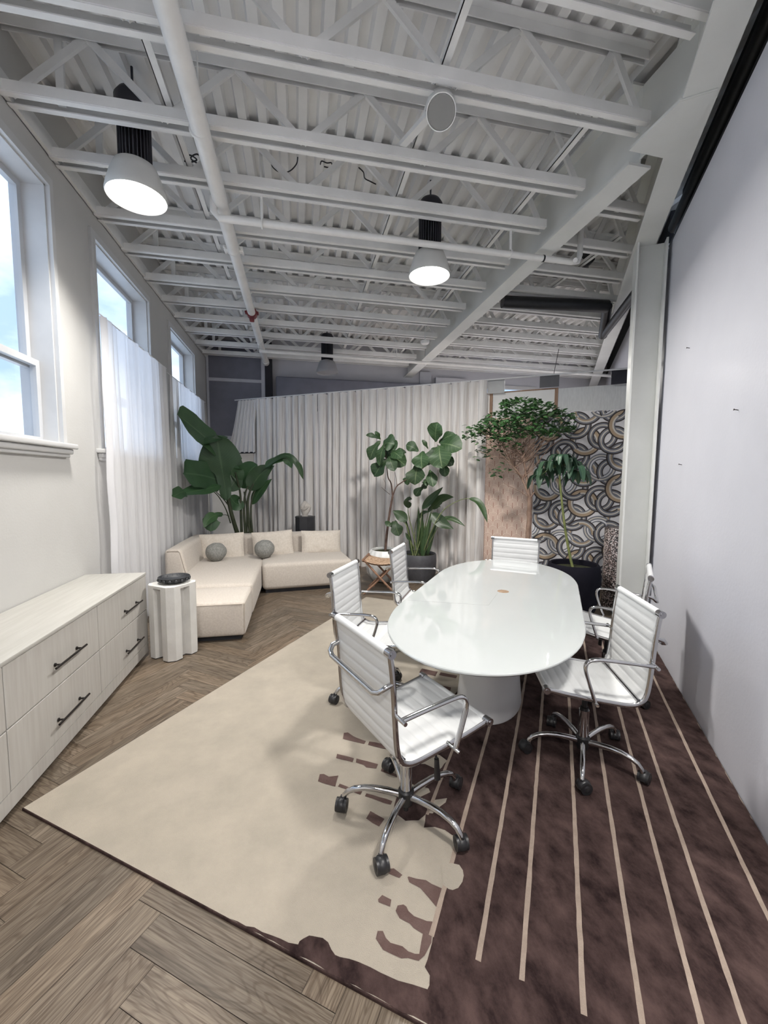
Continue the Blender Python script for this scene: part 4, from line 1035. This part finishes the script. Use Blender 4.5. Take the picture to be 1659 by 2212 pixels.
def make_sofa():
    S = M['sofa']
    t = thing('sofa', 'cream upholstered corner chaise section of the sofa along the sheer curtains', 'sofa', (-.9, 5.4, 0), 0, 'cream modular sofa sections')
    softbox('seat', (-1.36, 4.56, .045), (-.497, 6.42, .395), .05, S, t)
    softbox('backrest', (-1.56, 6.36, .045), (-.50, 6.60, .672), .055, S, t)
    def tp(p, d):
        if p.co.z > 0: p.co.x -= (.13 if p.co.x > 0 else 0)
    softbox('armrest', (-1.56, 5.22, .045), (-1.24, 6.42, .672), .045, S, t, taper=tp)
    m = MB(); m.sweep([(-1.53, 5.222, .655), (-1.405, 5.219, .655), (-1.385, 5.219, .635), (-1.262, 5.219, .10)], .005, 6); m.build('piping', M['piping'], t, world=True)
    m = MB(); m.box((-1.5, 4.62, 0), (-.53, 6.55, .05)); m.build('plinth_base', M['blackmatte'], t, world=True)
    t = thing('sofa', 'cream upholstered ottoman at the front end of the sofa chaise', 'sofa', (-.8, 4.25, 0), 0, 'cream modular sofa sections')
    softbox('seat', (-1.18, 3.97, .045), (-.508, 4.545, .375), .030, S, t)
    m = MB(); z = .352; m.sweep([(-1.15, 3.972, z), (-.535, 3.970, z), (-.512, 3.985, z), (-.503, 4.51, z)], .005, 6); m.sweep([(-.512, 3.978, z), (-.512, 3.976, .20), (-.512, 3.976, .07)], .004, 6); m.build('piping', M['piping'], t, world=True)
    m = MB(); m.box((-1.14, 4.02, 0), (-.55, 4.52, .05)); m.build('plinth_base', M['blackmatte'], t, world=True)
    t = thing('sofa', 'cream upholstered right section of the sofa beneath the striped curtain', 'sofa', (.1, 6.0, 0), 0, 'cream modular sofa sections')
    rot = R(6); pv = (-.48, 5.53)
    softbox('seat', (-.478, 5.53, .045), (.735, 6.44, .40), .055, S, t, rot, pv)
    softbox('backrest', (-.478, 6.36, .045), (.735, 6.58, .68), .06, S, t, rot, pv)
    m = MB(); Mx = Matrix.Translation((pv[0], pv[1], 0)) @ Matrix.Rotation(rot, 4, 'Z') @ Matrix.Translation((-pv[0], -pv[1], 0)); m.box((-.44, 5.58, 0), (.69, 6.52, .05), 0, Mx); m.build('plinth_base', M['blackmatte'], t, world=True)
    # cushions
    def cushion(c, w, h, th, yaw, lean, label, roll=0):
        def side(sg):
            def fn(u, w_):
                x = (u*2-1); y = (w_*2-1)
                k = (max(0, 1-abs(x)**3.2)**.55)*(max(0, 1-abs(y)**3.2)**.55)
                pin = 1-.06*(abs(x)**6)*(abs(y)**2) ; wr = .006*mnoise.noise(Vector((x*3+c[0]*9, y*3, sg)))
                bow = 1-.05*(1-x*x)*(abs(y)**2)
                return Vector((x*w/2*(1-.04*(1-y*y)*x*x), sg*(th/2*k+.003+wr*k*2), y*h/2*bow))
            return fn
        m = MB(); m.grid(side(-1), 22, 16); m.grid(lambda u, w_: side(1)(1-u, w_), 22, 16)
        mx = Matrix.Rotation(yaw, 4, 'Z') @ Matrix.Rotation(lean, 4, 'X') @ Matrix.Rotation(roll, 4, 'Y')
        m.v = [mx @ p for p in m.v]
        m.v = [p+Vector(c) for p in m.v]
        tt = thing('cushion', label, 'cushion', c, 0, 'cream sofa cushions')
        m.build('cover', M['cushion'], tt, smooth=70, world=True, weld=True)
        e = MB(); ring = []
        for (x0, y0, x1, y1) in ((-1, -1, 1, -1), (1, -1, 1, 1), (1, 1, -1, 1), (-1, 1, -1, -1)):
            for k in range(10):
                x = x0+(x1-x0)*k/10; y = y0+(y1-y0)*k/10; ring.append(Vector(c)+mx @ Vector((x*w/2*(1-.04*(1-y*y)*x*x), 0, y*h/2*(1-.05*(1-x*x)*(y*y)))))
        e.sweep(ring, .004, 5, close=True); e.build('seam', M['cushion'], tt, world=True)
    def at(px, py, Y): return PY(px, py, Y)
    c1 = at(480, 1184, 6.20); cushion(c1, .60, .42, .15, R(4), R(-14), 'cream cushion at the left end of the sofa, behind a grey ball', R(-2))
    c2 = at(590, 1177, 6.26); cushion(c2, .58, .41, .15, R(6), R(-14), 'cream cushion in the middle of the sofa, behind a grey ball', R(-3))
    c3 = at(694, 1172, 6.32); cushion(c3, .60, .37, .15, R(7), R(-13), 'cream cushion alone at the right end of the sofa', R(1))
    def ball(c, r, label):
        bm = bmesh.new(); bmesh.ops.create_uvsphere(bm, u_segments=32, v_segments=20, radius=r)
        for p in bm.verts: p.co.z *= .93; p.co += p.co.normalized()*(.006*mnoise.noise(p.co*14))
        m = MB(); m.frombm(bm, 0, Matrix.Translation(c)); o = m.build('ball_pillow', M['ball'], smooth=80)
        tag(o, label, 'pillow', 'grey ball pillows')
    b1 = at(467, 1195, 5.86); ball((b1.x, b1.y, .398+.125), .135, 'round grey boucle ball pillow leaning on the leftmost cushion')
    b2 = at(571.5, 1194, 5.96); ball((b2.x, b2.y, .405+.125), .137, 'round grey boucle ball pillow over the seam of the sofa sections')
make_sofa()

# ------------------------------------------------------------------ pedestal and sculpture behind the sofa
def sculpture():
    c = PZ(661, 1114, .88); c = Vector((.10, 7.05, 0))
    t = thing('pedestal', 'dark charcoal pedestal standing behind the sofa', 'pedestal', c)
    m = MB(); w = .165
    m.prism([(w*math.cos(R(a)), w*math.sin(R(a))) for a in (10, 55, 100, 145, 190, 235, 280, 325)], 0, .86); m.prism([(1.03*w*math.cos(R(a)), 1.03*w*math.sin(R(a))) for a in (10, 55, 100, 145, 190, 235, 280, 325)], .86, .88)
    m.build('block', M['darkstand'], t, world=False)
    t = thing('sculpture', 'pale stone face sculpture on the dark pedestal behind the sofa', 'sculpture', (c.x-.005, c.y, .88))
    def fn(u, w):
        th = u*2*math.pi; z = w*.262; k = w
        if k < .16: r = .048-.004*math.sin(k*20)
        else:
            q = (k-.16)/.84; r = .048+.042*math.sin(min(1, q*1.55)*math.pi/2)-.088*max(0, (q-.5)/.5)**1.7
        r = max(r, .002); x = math.cos(th)*r*1.08+.012*math.sin(k*3.0); y = math.sin(th)*r*.75
        f = math.exp(-((th-1.5*math.pi)/.8)**2)
        y -= .010*f*math.sin(k*9); x += .006*f
        return Vector((x, y, z))
    m = MB(); m.grid(fn, 32, 24); m.build('head', M['stone'], t, smooth=80)
    m = MB(); m.sweep([(-.062+.124*i/12, -.068-.012*math.sin(math.pi*i/12), .135-.030*math.sin(math.pi*i/12)+.03*i/12) for i in range(13)], .0065, 6); m.sweep([(-.004+.006*i, -.076+.004*i, .165+.014*i) for i in range(6)], .008, 6); m.build('relief_line', M['stone'], t, smooth=60)
sculpture()

# ------------------------------------------------------------------ plants
def spline(P, n=6):
    P = [Vector(p) for p in P]; out = []
    for i in range(len(P)-1):
        p0, p1, p2, p3 = P[max(i-1, 0)], P[i], P[i+1], P[min(i+2, len(P)-1)]
        for k in range(n):
            t = k/n; out.append(.5*((2*p1)+(p2-p0)*t+(2*p0-5*p1+4*p2-p3)*t*t+(3*p1-p0-3*p2+p3)*t**3))
    return out+[P[-1]]
SH = {'obovate': lambda t: (math.sin(math.pi*t**1.35)**.65)*(.62+.55*t) if 0 < t < 1 else .0,
      'fiddle': lambda t: (math.sin(math.pi*min(1, t*1.0)**1.1)**.55)*(.55+.6*t-.22*math.sin(math.pi*t*1.7)**2) if 0 < t < 1 else 0,
      'ellipse': lambda t: math.sin(math.pi*t)**.75 if 0 < t < 1 else 0,
      'lance': lambda t: (math.sin(math.pi*t**.75)**.9) if 0 < t < 1 else 0,
      'spoon': lambda t: ((.30+.70*min(1, max(0, (t-.42)/.2))**1.2*1)*(math.sin(math.pi*min(1, .12+t*.88))**.45)) if 0 < t < 1 else 0,
      'block': lambda t: min(1, t*5)**.7*min(1, (1-t)*9)**.5 if 0 < t < 1 else 0,
      'paddle': lambda t: (math.sin(math.pi*t**.85)**.5) if 0 < t < 1 else 0}
def leaf(mb, mid, width, normal, shape='ellipse', fold=.15, wave=.0, nl=10, nw=4, tint=None, seed=0, mi=0):
    C = mid if len(mid) > 4 else spline(mid, 4); n = len(C); L = [0]
    for a, b in zip(C, C[1:]): L.append(L[-1]+(b-a).length)
    nv = Vector(normal).normalized(); f = SH[shape]; rr = random.Random(seed); ph = rr.uniform(0, 6)
    def at(t):
        d = t*L[-1]
        for i in range(n-1):
            if d <= L[i+1]+1e-9:
                return C[i].lerp(C[i+1], (d-L[i])/max(1e-9, L[i+1]-L[i])), (C[i+1]-C[i]).normalized()
        return C[-1].copy(), (C[-1]-C[-2]).normalized()
    def fn(u, w):
        p, tg = at(w); x = u*2-1; sd = tg.cross(nv)
        if sd.length < 1e-4: sd = tg.orthogonal()
        sd.normalize(); nn = sd.cross(tg)
        wd = width*.5*f(w)
        return p+sd*(x*wd)+nn*(abs(x)*wd*fold+wave*width*math.sin(w*11+ph+x*1.5)*abs(x))
    mb.grid(fn, nw, nl, mi, lambda u, w: (u*2-1, w), tint or (1, 1, 1))
def tn(a=.8, b=1.25): 
    t = rng.uniform(a, b); return (t*rng.uniform(.92, 1.08), t, t*rng.uniform(.9, 1.05))
def pot(t, prof, mat, soil_r, soil_z, seg=40, flute=None):
    m = MB(); m.lathe(prof, (0, 0, 0), seg, flute=flute); m.build('pot', mat, t, smooth=50)
    m = MB(); m.lathe([(soil_r, soil_z-.01), (soil_r, soil_z), (soil_r*.6, soil_z+.012), (0, soil_z+.016)], (0, 0, 0), 24); m.build('soil', M['soil'], t, smooth=60)

def fig_tree():
    base = PS(832, 1183, 5.62); base.z = 0; s0 = 5.62
    t = thing('fiddle_leaf_fig', 'tall fiddle leaf fig with two heads in a white fluted pot', 'plant', base)
    pot(t, [(.13, 0), (.20, .03), (.265, .13), (.285, .25), (.265, .37), (.225, .46), (.205, .475), (.195, .47), (.195, .43)], M['whitepot'], .198, .44, 96, lambda a, i: .028*math.cos(a*16) if 0 < i < 6 else 0)
    def P(x, y, d=0): return PS(x, y, s0+d)
    tr = [base+Vector((0, 0, .42)), P(836, 1150), P(843, 1100), P(848, 1072)]
    m = MB(); m.sweep(spline(tr), [.020-.006*i/18 for i in range(19)], 8); m.build('trunk', M['barkfig'], t, smooth=60, world=True)
    m = MB()
    for br, r in (([P(848, 1072), P(845, 1045), P(838, 1030), P(835, 1000, -.05), P(833, 975, -.05)], .011), ([P(848, 1072), P(856, 1052), P(868, 1042), P(884, 1032, .05), P(915, 1010, .1), P(940, 985, .1), P(946, 960, .1)], .010), ([P(858, 1050), P(856, 1035), P(853, 1020)], .005), ([P(842, 1068), P(830, 1058), P(824, 1052)], .004), ([P(832, 1056), P(833, 1045), P(828, 1034)], .003)):
        q = spline(br); m.sweep(q, [r*(1-.5*i/len(q)) for i in range(len(q))], 7)
    m.build('branch', M['barkfig'], t, smooth=60, world=True)
    L = [  # base px, tip px, width px, depth
        ((820, 948), (790, 940), 12, 0), ((822, 950), (810, 932), 12, .05), ((822, 952), (798, 994), 30, -.1), ((832, 955), (820, 1006), 32, -.15), ((828, 960), (853, 960), 40, -.1), ((838, 952), (852, 975), 34, 0),
        ((838, 992), (808, 1030), 42, -.05), ((840, 985), (852, 1018), 26, -.2), ((846, 985), (876, 1006), 36, .05), ((848, 980), (878, 978), 16, .1), ((845, 975), (868, 990), 30, -.1), ((836, 965), (845, 992), 28, .1),
        ((905, 975), (877, 962), 26, 0), ((912, 975), (911, 1012), 42, -.15), ((925, 970), (912, 950), 10, .1), ((940, 955), (945, 912), 42, .05), ((948, 957), (984, 938), 22, .1), ((950, 958), (998, 970), 46, 0), ((948, 962), (955, 1012), 52, -.15), ((942, 965), (935, 1000), 36, 0), ((905, 1000), (896, 1048), 44, -.1), ((885, 1025), (880, 1048), 24, .1), ((955, 990), (979, 1005), 26, .1), ((930, 1015), (936, 1052), 26, .0), ((918, 1035), (924, 1050), 16, 0), ((960, 1000), (962, 1030), 24, .15), ((935, 975), (918, 1005), 34, .1),
        ((915, 1053), (897, 1072), 20, .05), ((910, 1050), (922, 1055), 14, 0), ((845, 1130), (838, 1138), 20, -.05), ((853, 1124), (862, 1158), 28, -.1), ((850, 1126), (846, 1140), 14, 0)]
    m = MB()
    for i, (a, b, w, d) in enumerate(L):
        A = P(*a, d); B = P(*b, d-.06+rng.uniform(-.08, .05)); k = 6.1/893*1.12
        mid = (A+B)/2+Vector((0, 0, .02))-WD*.03
        leaf(m, [A, mid, B], w*k*.95, -WD+Vector((0, 0, .35))+WN*rng.uniform(-.4, .4), 'fiddle', .18, .05, 10, 4, tn(.75, 1.35), i)
    m.build('foliage', M['leaf_fig'], t, smooth=80, world=True)
fig_tree()

def strelitzia():
    s0 = 5.85; base = PS(905, 1200, s0); base.z = 0
    t = thing('bird_of_paradise', 'bird of paradise plant in a charcoal pot beside the white fluted pot', 'plant', base)
    pot(t, [(.16, 0), (.22, .02), (.25, .12), (.262, .30), (.258, .40), (.248, .415), (.235, .405), (.23, .36)], M['greypot'], .232, .37)
    def P(x, y, d=0): return PS(x, y, s0+d)
    B0 = base+Vector((0, 0, .36))
    L = [([(886, 1200), (884, 1120), (881, 1096)], [(881, 1098), (883, 1080), (890, 1078)], 22, -.05), ([(895, 1205), (880, 1140), (868, 1125), (856, 1118)], [(880, 1125), (862, 1112), (848, 1103)], 26, -.1),
         ([(905, 1205), (908, 1130), (912, 1098)], [(911, 1100), (935, 1075), (957, 1052)], 20, -.1), ([(915, 1205), (925, 1130), (935, 1095)], [(932, 1100), (955, 1078), (981, 1074)], 26, .0),
         ([(918, 1205), (935, 1140), (960, 1100), (995, 1080), (1020, 1077)], [(1012, 1077), (1030, 1082), (1043, 1100), (1053, 1130)], 15, -.2), ([(912, 1205), (930, 1150), (945, 1125)], [(932, 1108), (955, 1130), (980, 1143)], 28, -.15),
         ([(908, 1205), (945, 1140), (960, 1120)], [(955, 1118), (980, 1122), (1005, 1137)], 12, -.05), ([(900, 1205), (898, 1130), (915, 1110)], [(900, 1125), (915, 1108), (930, 1106)], 12, .1),
         ([(905, 1205), (920, 1130), (926, 1100)], [(924, 1105), (940, 1092), (952, 1096)], 12, .05), ([(900, 1205), (885, 1165), (877, 1152)], [(886, 1168), (880, 1158), (876, 1150)], 8, -.1)]
    m = MB(); f = MB()
    for i, (st, lf, w, d) in enumerate(L):
        st3 = [B0+WN*rng.uniform(-.08, .08)+WD*rng.uniform(-.08, .05)]+[P(*q, d) for q in st[1:]]
        q = spline(st3, 5); m.sweep(q, [(.011*(1-.65*k/len(q)), .009*(1-.65*k/len(q))) for k in range(len(q))], 6)
        lf3 = [P(*q, d-.03*j) for j, q in enumerate(lf)]
        leaf(f, lf3, w*6.4/893*.86, -WD+Vector((0, 0, .7))+WN*rng.uniform(-.5, .5), 'lance', .28, .03, 12, 4, tn(.75, 1.3), i)
    for k in range(16):   # sheaths crowding the pot
        a = rng.uniform(-.5, .5); tip = B0+WN*(a*.55)+Vector((0, 0, rng.uniform(.45, .78)))+WD*rng.uniform(-.15, .15)
        p0 = B0+WN*(a*.25)+WD*rng.uniform(-.08, .08); leaf(f, [p0, p0.lerp(tip, .5)+WN*a*-.03, tip], .042, -WD+WN*a, 'lance', .4, 0, 8, 2, tn(.8, 1.7), k)
    m.build('stalk', M['stalk'], t, smooth=60, world=True); f.build('foliage', M['leaf_strel'], t, smooth=80, world=True)
    fan = PS
strelitzia()

def banana():
    base = Vector((-.98, 7.02, 0))
    t = thing('banana_plant', 'large leaved banana plant behind the sofa in the left corner', 'plant', base)
    pot(t, [(.17, 0), (.22, .03), (.24, .2), (.25, .52), (.24, .54), (.225, .53), (.22, .48)], M['greypot'], .222, .49)
    def P(x, y, d=0):
        Y = 5.85+(x-375)/145*1.1 if x < 520 else 6.95
        return PY(x, y, min(Y, 6.95)+d)
    m = MB()
    ST = [([(512, 1150), (500, 1110), (489, 1060), (478, 1020), (470, 990)], .035), ([(522, 1152), (520, 1090), (518, 1060), (508, 1020)], .024), ([(530, 1152), (527, 1100), (530, 1065), (537, 1050)], .022), ([(540, 1152), (535, 1090), (540, 1062), (548, 1045)], .024), ([(533, 1152), (533, 1100), (527, 1062)], .018), ([(545, 1152), (542, 1110), (545, 1075), (560, 1040)], .018), ([(498, 1130), (488, 1100), (470, 1070), (452, 1056)], .010), ([(492, 1090), (480, 1075), (462, 1058)], .009), ([(495, 1115), (487, 1112), (480, 1113)], .006)]
    for pts, r in ST:
        q = spline([P(*p) for p in pts], 5); m.sweep(q, [r*(1-.55*k/len(q)) for k in range(len(q))], 8)
    b2 = Vector((base.x, base.y, .48))
    m.sweep([b2+Vector((-.03, -.02, 0)), P(512, 1150)], .04, 8); m.sweep([b2+Vector((.06, 0, 0)), P(535, 1152)], .05, 8)
    m.build('stem', M['darkstem'], t, smooth=60, world=True)
    f = MB()
    LV = [([(478, 972), (452, 952), (420, 925), (384, 896)], 60, .02, (.45, -1, .75), 'block'),
          ([(489, 1082), (485, 1045), (478, 1005), (468, 940)], 82, -.15, (.15, -1, -.1), 'spoon'),
          ([(436, 962), (452, 952), (470, 946), (492, 944)], 24, -.12, (0, -.6, .8), 'ellipse'),
          ([(482, 1040), (450, 1030), (425, 1025), (396, 1022)], 52, 0, (.25, -1, .3), 'block'),
          ([(478, 1048), (450, 1055), (415, 1062), (374, 1072)], 30, -.1, (.1, -1, .8), 'lance'),
          ([(400, 1062), (390, 1064), (382, 1068), (374, 1074)], 24, -.1, (.1, -1, .4), 'block'),
          ([(482, 1112), (468, 1112), (458, 1122), (455, 1148)], 34, -.1, (.2, -1, .1), 'spoon'),
          ([(470, 1112), (458, 1116), (448, 1126), (440, 1140)], 20, -.12, (.1, -1, .4), 'lance'),
          ([(538, 1060), (552, 1038), (570, 1018), (593, 1006)], 40, 0, (-.2, -1, .2), 'lance'),
          ([(524, 1055), (532, 1032), (542, 1015), (556, 1003)], 52, .12, (-.2, -1, .3), 'paddle'),
          ([(505, 1045), (502, 1025), (500, 1010), (506, 1000)], 46, .15, (.1, -1, .2), 'paddle'),
          ([(508, 1030), (511, 1010), (512, 996), (515, 980)], 28, .3, (.2, -1, 0), 'lance'),
          ([(570, 1012), (594, 993), (620, 984), (640, 1000), (655, 1036)], 15, -.15, (-.2, -.8, .8), 'lance'),
          ([(572, 1010), (586, 998), (604, 992), (622, 986)], 15, -.12, (0, -.9, .5), 'block'),
          ([(612, 984), (618, 990), (626, 1000), (630, 1012)], 18, -.15, (-.3, -1, .2), 'lance'),
          ([(640, 996), (646, 1005), (650, 1018), (655, 1036)], 11, -.16, (-.3, -1, .2), 'lance'),
          ([(545, 1090), (556, 1068), (570, 1050), (588, 1034)], 24, .05, (-.6, -1, 0), 'lance'),
          ([(496, 1070), (505, 1084), (515, 1090), (524, 1082)], 30, 0, (.2, -1, .3), 'paddle'),
          ([(490, 1060), (500, 1050), (510, 1035), (515, 1022)], 34, .1, (.2, -1, .2), 'ellipse')]
    for i, (mid, w, d, nv, shp) in enumerate(LV):
        pts = [P(*q, d) for q in mid]; leaf(f, spline(pts, 4), w*7.0/893*1.0, nv, shp, .12, .025, 16, 6, tn(.8, 1.25), i)
    f.build('foliage', M['leaf_banana'], t, smooth=80, world=True)
banana()

def ficus_tree():
    s0 = 5.78; base = SV(s0, -.36, 0)
    t = thing('ficus_tree', 'leafy ficus tree with a bare forked trunk before the pink paper', 'plant', base)
    pot(t, [(.14, 0), (.18, .02), (.20, .28), (.195, .30), (.18, .29), (.178, .26)], M['greypot'], .18, .27)
    def P(x, y, d=0): return PS(x, y, s0+d)
    m = MB(); tr = [base+Vector((0, 0, .25)), P(1139, 1180), P(1143, 1120), P(1144, 1075)]
    m.sweep(spline(tr), [.036-.008*k/18 for k in range(19)], 10); m.build('trunk', M['bark'], t, smooth=60, world=True)
    m = MB(); tips = []
    def br(pts, r0, r1):
        q = spline(pts, 5); m.sweep(q, [r0+(r1-r0)*k/(len(q)-1) for k in range(len(q))], 6)
    main = [([(1144, 1075), (1138, 1035), (1133, 1000), (1131, 960)], .019), ([(1143, 1072), (1128, 1035), (1112, 1010), (1096, 985)], .016), ([(1146, 1075), (1155, 1062)], .012), ([(1140, 1072), (1120, 1060), (1100, 1050), (1086, 1042)], .006), ([(1131, 1030), (1110, 1020), (1090, 1018), (1070, 1022)], .005)]
    for pts, r in main: br([P(*p) for p in pts], r, r*.6)
    fork = [(1131, 960), (1133, 1000), (1096, 985), (1112, 1010), (1128, 1035), (1133, 985), (1105, 998)]
    rr = random.Random(21)
    for k in range(46):
        f0 = rr.choice(fork); A = P(*f0); tx = rr.uniform(1030, 1225); ty = 958-rr.uniform(0, 70) if k % 4 else rr.uniform(945, 985)
        ty = max(ty, 868+abs(tx-1135)*.25); d = rr.uniform(-.35, .28); Bp = P(tx, ty, d)
        mid = A.lerp(Bp, .5)+Vector((rr.uniform(-.05, .05), rr.uniform(-.05, .05), rr.uniform(-.06, .02))); br([A, mid, Bp], .007, .003); tips.append((Bp, (Bp-mid).normalized()))
    for x, y in ((1005, 940), (1030, 985), (1060, 1015), (1075, 1020), (1080, 1043), (1215, 905), (1065, 1008)): tips.append((P(x, y, -.1), WN*-1))
    m.build('branch', M['bark'], t, smooth=60, world=True)
    f = MB()
    def lf(c, dr):
        dr = dr.normalized(); L = rr.uniform(.055, .085); nv = Vector((rr.uniform(-.6, .6), rr.uniform(-.6, .6), 1))-WD*.7
        leaf(f, [c, c+dr*L*.5+Vector((0, 0, .004)), c+dr*L], L*.52, nv, 'ellipse', .15, 0, 4, 2, tn(.55, 1.45))
    # crown: a flattened canopy, denser above
    cx = 1128
    n = 0
    while n < 1500:
        x = rr.gauss(cx+5, 52); u = (x-cx-5)/105
        if abs(u) > 1: continue
        top = 862+38*u*u+(14 if u < -.5 else 0); bot = 945-8*u*u+(20*max(0, -u))
        y = top+(bot-top)*rr.random()**1.15; d = rr.uniform(-1, 1)*.42*math.sqrt(1-u*u)
        if mnoise.noise(Vector((x*.045, y*.06, d*3))) < -.22: continue
        th = rr.uniform(0, 6.28); lf(P(x, y, d), Vector((math.cos(th), math.sin(th), rr.uniform(-.5, .6)))); n += 1
    for k in range(130):
        x = rr.uniform(1003, 1075); y = 940-(x-1003)*.25+rr.gauss(0, 10); th = rr.uniform(0, 6.28); lf(P(x, y, rr.uniform(-.25, .1)), Vector((math.cos(th), math.sin(th), rr.uniform(-.5, .4))))
    for (x, y, q, sp) in ((1045, 978, 40, 14), (1120, 965, 30, 9), (1082, 1015, 16, 12), (1070, 1022, 8, 8), (1085, 952, 50, 16), (1210, 925, 50, 14), (1183, 935, 30, 14)):
        for k in range(q): th = rr.uniform(0, 6.28); lf(P(x+rr.gauss(0, sp), y+rr.gauss(0, sp*.5), rr.uniform(-.15, .15)), Vector((math.cos(th), math.sin(th), rr.uniform(-.5, .4))))
    f.build('foliage', M['leaf_ficus'], t, smooth=80, world=True)
ficus_tree()

def umbrella_plant():
    s0 = 5.30; base = SV(5.28, .20, 0)
    t = thing('umbrella_plant', 'umbrella plant with one bent green stem in a big black pot', 'plant', base)
    pot(t, [(.20, 0), (.25, .02), (.285, .2), (.295, .4), (.28, .535), (.262, .555), (.245, .545), (.24, .48)], M['blackpot'], .242, .49)
    def P(x, y, d=0): return PS(x, y, s0+d)
    m = MB(); q = spline([base+Vector((0, 0, .47)), P(1232, 1205), P(1222, 1150), P(1215, 1095), P(1210, 1045), P(1208, 1010)], 6)
    m.sweep(q, [.017-.006*k/len(q) for k in range(len(q))], 8); m.build('stem', M['greenstem'], t, smooth=60, world=True)
    f = MB(); st = MB(); rr = random.Random(4); top = P(1207, 1006)
    cl = [(1207, 985, 0), (1190, 1000, -.1), (1228, 992, -.1), (1238, 1000, .05), (1175, 1015, 0), (1250, 1020, 0), (1215, 985, -.2), (1200, 1005, .15), (1243, 1010, -.15), (1165, 1030, -.05)]
    for (x, y, d) in cl:
        C = P(x, y, d); st.sweep([top, top.lerp(C, .5)+Vector((0, 0, .03)), C], .004, 5)
        for k in range(7):
            a = 2*math.pi*k/7+rr.uniform(-.3, .3); o = WN*math.cos(a)+WD*math.sin(a); L = rr.uniform(.14, .23)
            p1 = C+o*L*.45+Vector((0, 0, .01)); p2 = C+o*L*.75+Vector((0, 0, -L*.75))
            leaf(f, [C, p1, p2], L*.36, Vector((0, 0, .9))+o*.9, 'ellipse', .2, .03, 8, 4, tn(.7, 1.35), k)
    st.build('leaf_stalk', M['greenstem'], t, smooth=60, world=True); f.build('foliage', M['leaf_umb'], t, smooth=80, world=True)
umbrella_plant()

m = MB(); c = SV(5.50, .69, 0); m.lathe([(.165, 0), (.168, .01), (.168, .965), (.16, .975), (0, .975)], c, 40)
tag(m.build('speckled_pedestal', M['terrazzo'], smooth=40), 'black and white speckled round pedestal between the black pot and the column', 'pedestal')

# ------------------------------------------------------------------ woven folding stool
def stool():
    c = SV(5.03, -2.13, 0); rot = YAW+R(105)
    t = thing('folding_stool', 'folding bamboo stool with woven seat before the white fluted pot', 'stool', c, rot); t.scale = (1.12, 1.12, 1.04)
    w, d = .44, .40
    def fn(u, v):
        x = (u-.5)*w; y = (v-.5)*d; return Vector((x, y, .405+.05*(2*u-1)**2+.003*math.sin(u*60)*math.sin(v*54)))
    m = MB(); m.grid(fn, 40, 36); m.grid(lambda u, v: fn(1-u, v)-Vector((0, 0, .016)), 20, 18); m.build('woven_seat', M['rattan'], t, smooth=60)
    for sg in (-1, 1):
        m = MB(); m.cyl((sg*.205, -.20, .455), (sg*.205, .20, .455), .013, 10); m.build('seat_rail', M['bamboo'], t, smooth=40)
        for s2 in (-1, 1):
            m = MB(); y = s2*.165+sg*.012; m.sweep([(sg*.195, y, .45), (0, y, .225), (-sg*.20, y, .012)], .0125, 8)
            for z in (.12, .3): m.cyl((sg*.195*(z-.22)/.225, y, z-.004), (sg*.195*(z-.22)/.225, y, z+.004), .0145, 8)
            m.build('leg', M['bamboo'], t, smooth=40)
        m = MB(); m.cyl((sg*.16, -.165, .055), (sg*.16, .165, .055), .010, 8); m.build('stretcher', M['bamboo'], t, smooth=40)
stool()

# ------------------------------------------------------------------ nails in the partition
for (x, y, lab) in ((1490, 752, 'small nail left in the white partition, nearest the column'), (1595, 886, 'small bent nail in the white partition, rightmost of three'), (1473, 1004, 'small nail in the white partition, lowest of three')):
    d = ray(x, y); p = Vector((0, 0, H))+d*(.872/d.dot(WN)); m = MB(); m.cyl(p, p-WN*.018+Vector((0, 0, .004)), .0025, 6); m.cyl(p-WN*.018+Vector((0, 0, .004)), p-WN*.021+Vector((0, 0, .0045)), .005, 8)
    tag(m.build('nail', M['blackmetal']), lab, 'nail')

# ------------------------------------------------------------------ world and render look
def make_world():
    w = bpy.data.worlds.new('sky'); scene.world = w; w.use_nodes = True; nt = w.node_tree; nt.nodes.clear()
    out = nt.nodes.new('ShaderNodeOutputWorld'); bg = nt.nodes.new('ShaderNodeBackground')
    tc = N(nt, 'TexCoord'); mp = N(nt, 'Mapping'); mp.inputs['Scale'].default_value = (1.3, 1.3, 2.6); nt.links.new(tc.outputs['Generated'], mp.inputs[0])
    no = N(nt, 'TexNoise'); no.inputs['Scale'].default_value = 2.0; no.inputs['Detail'].default_value = 6; no.inputs['Roughness'].default_value = .55
    nt.links.new(mp.outputs[0], no.inputs['Vector'])
    rp = N(nt, 'ValToRGB'); e = rp.color_ramp.elements; e[0].position = .40; e[0].color = (.27, .38, .55, 1); e[1].position = .56; e[1].color = (.58, .67, .79, 1)
    nt.links.new(no.outputs[0], rp.inputs[0]); nt.links.new(rp.outputs[0], bg.inputs[0]); bg.inputs[1].default_value = 2.0
    nt.links.new(bg.outputs[0], out.inputs[0])
make_world()
vs = scene.view_settings; vs.view_transform = 'Standard'; vs.look = 'None'; vs.exposure = .25; vs.gamma = 1; vs.use_curve_mapping = False
cy = scene.cycles
cy.max_bounces = 7; cy.diffuse_bounces = 4; cy.glossy_bounces = 4; cy.transmission_bounces = 4; cy.transparent_max_bounces = 10
cy.sample_clamp_indirect = 6; cy.caustics_reflective = False; cy.caustics_refractive = False; cy.use_denoising = True
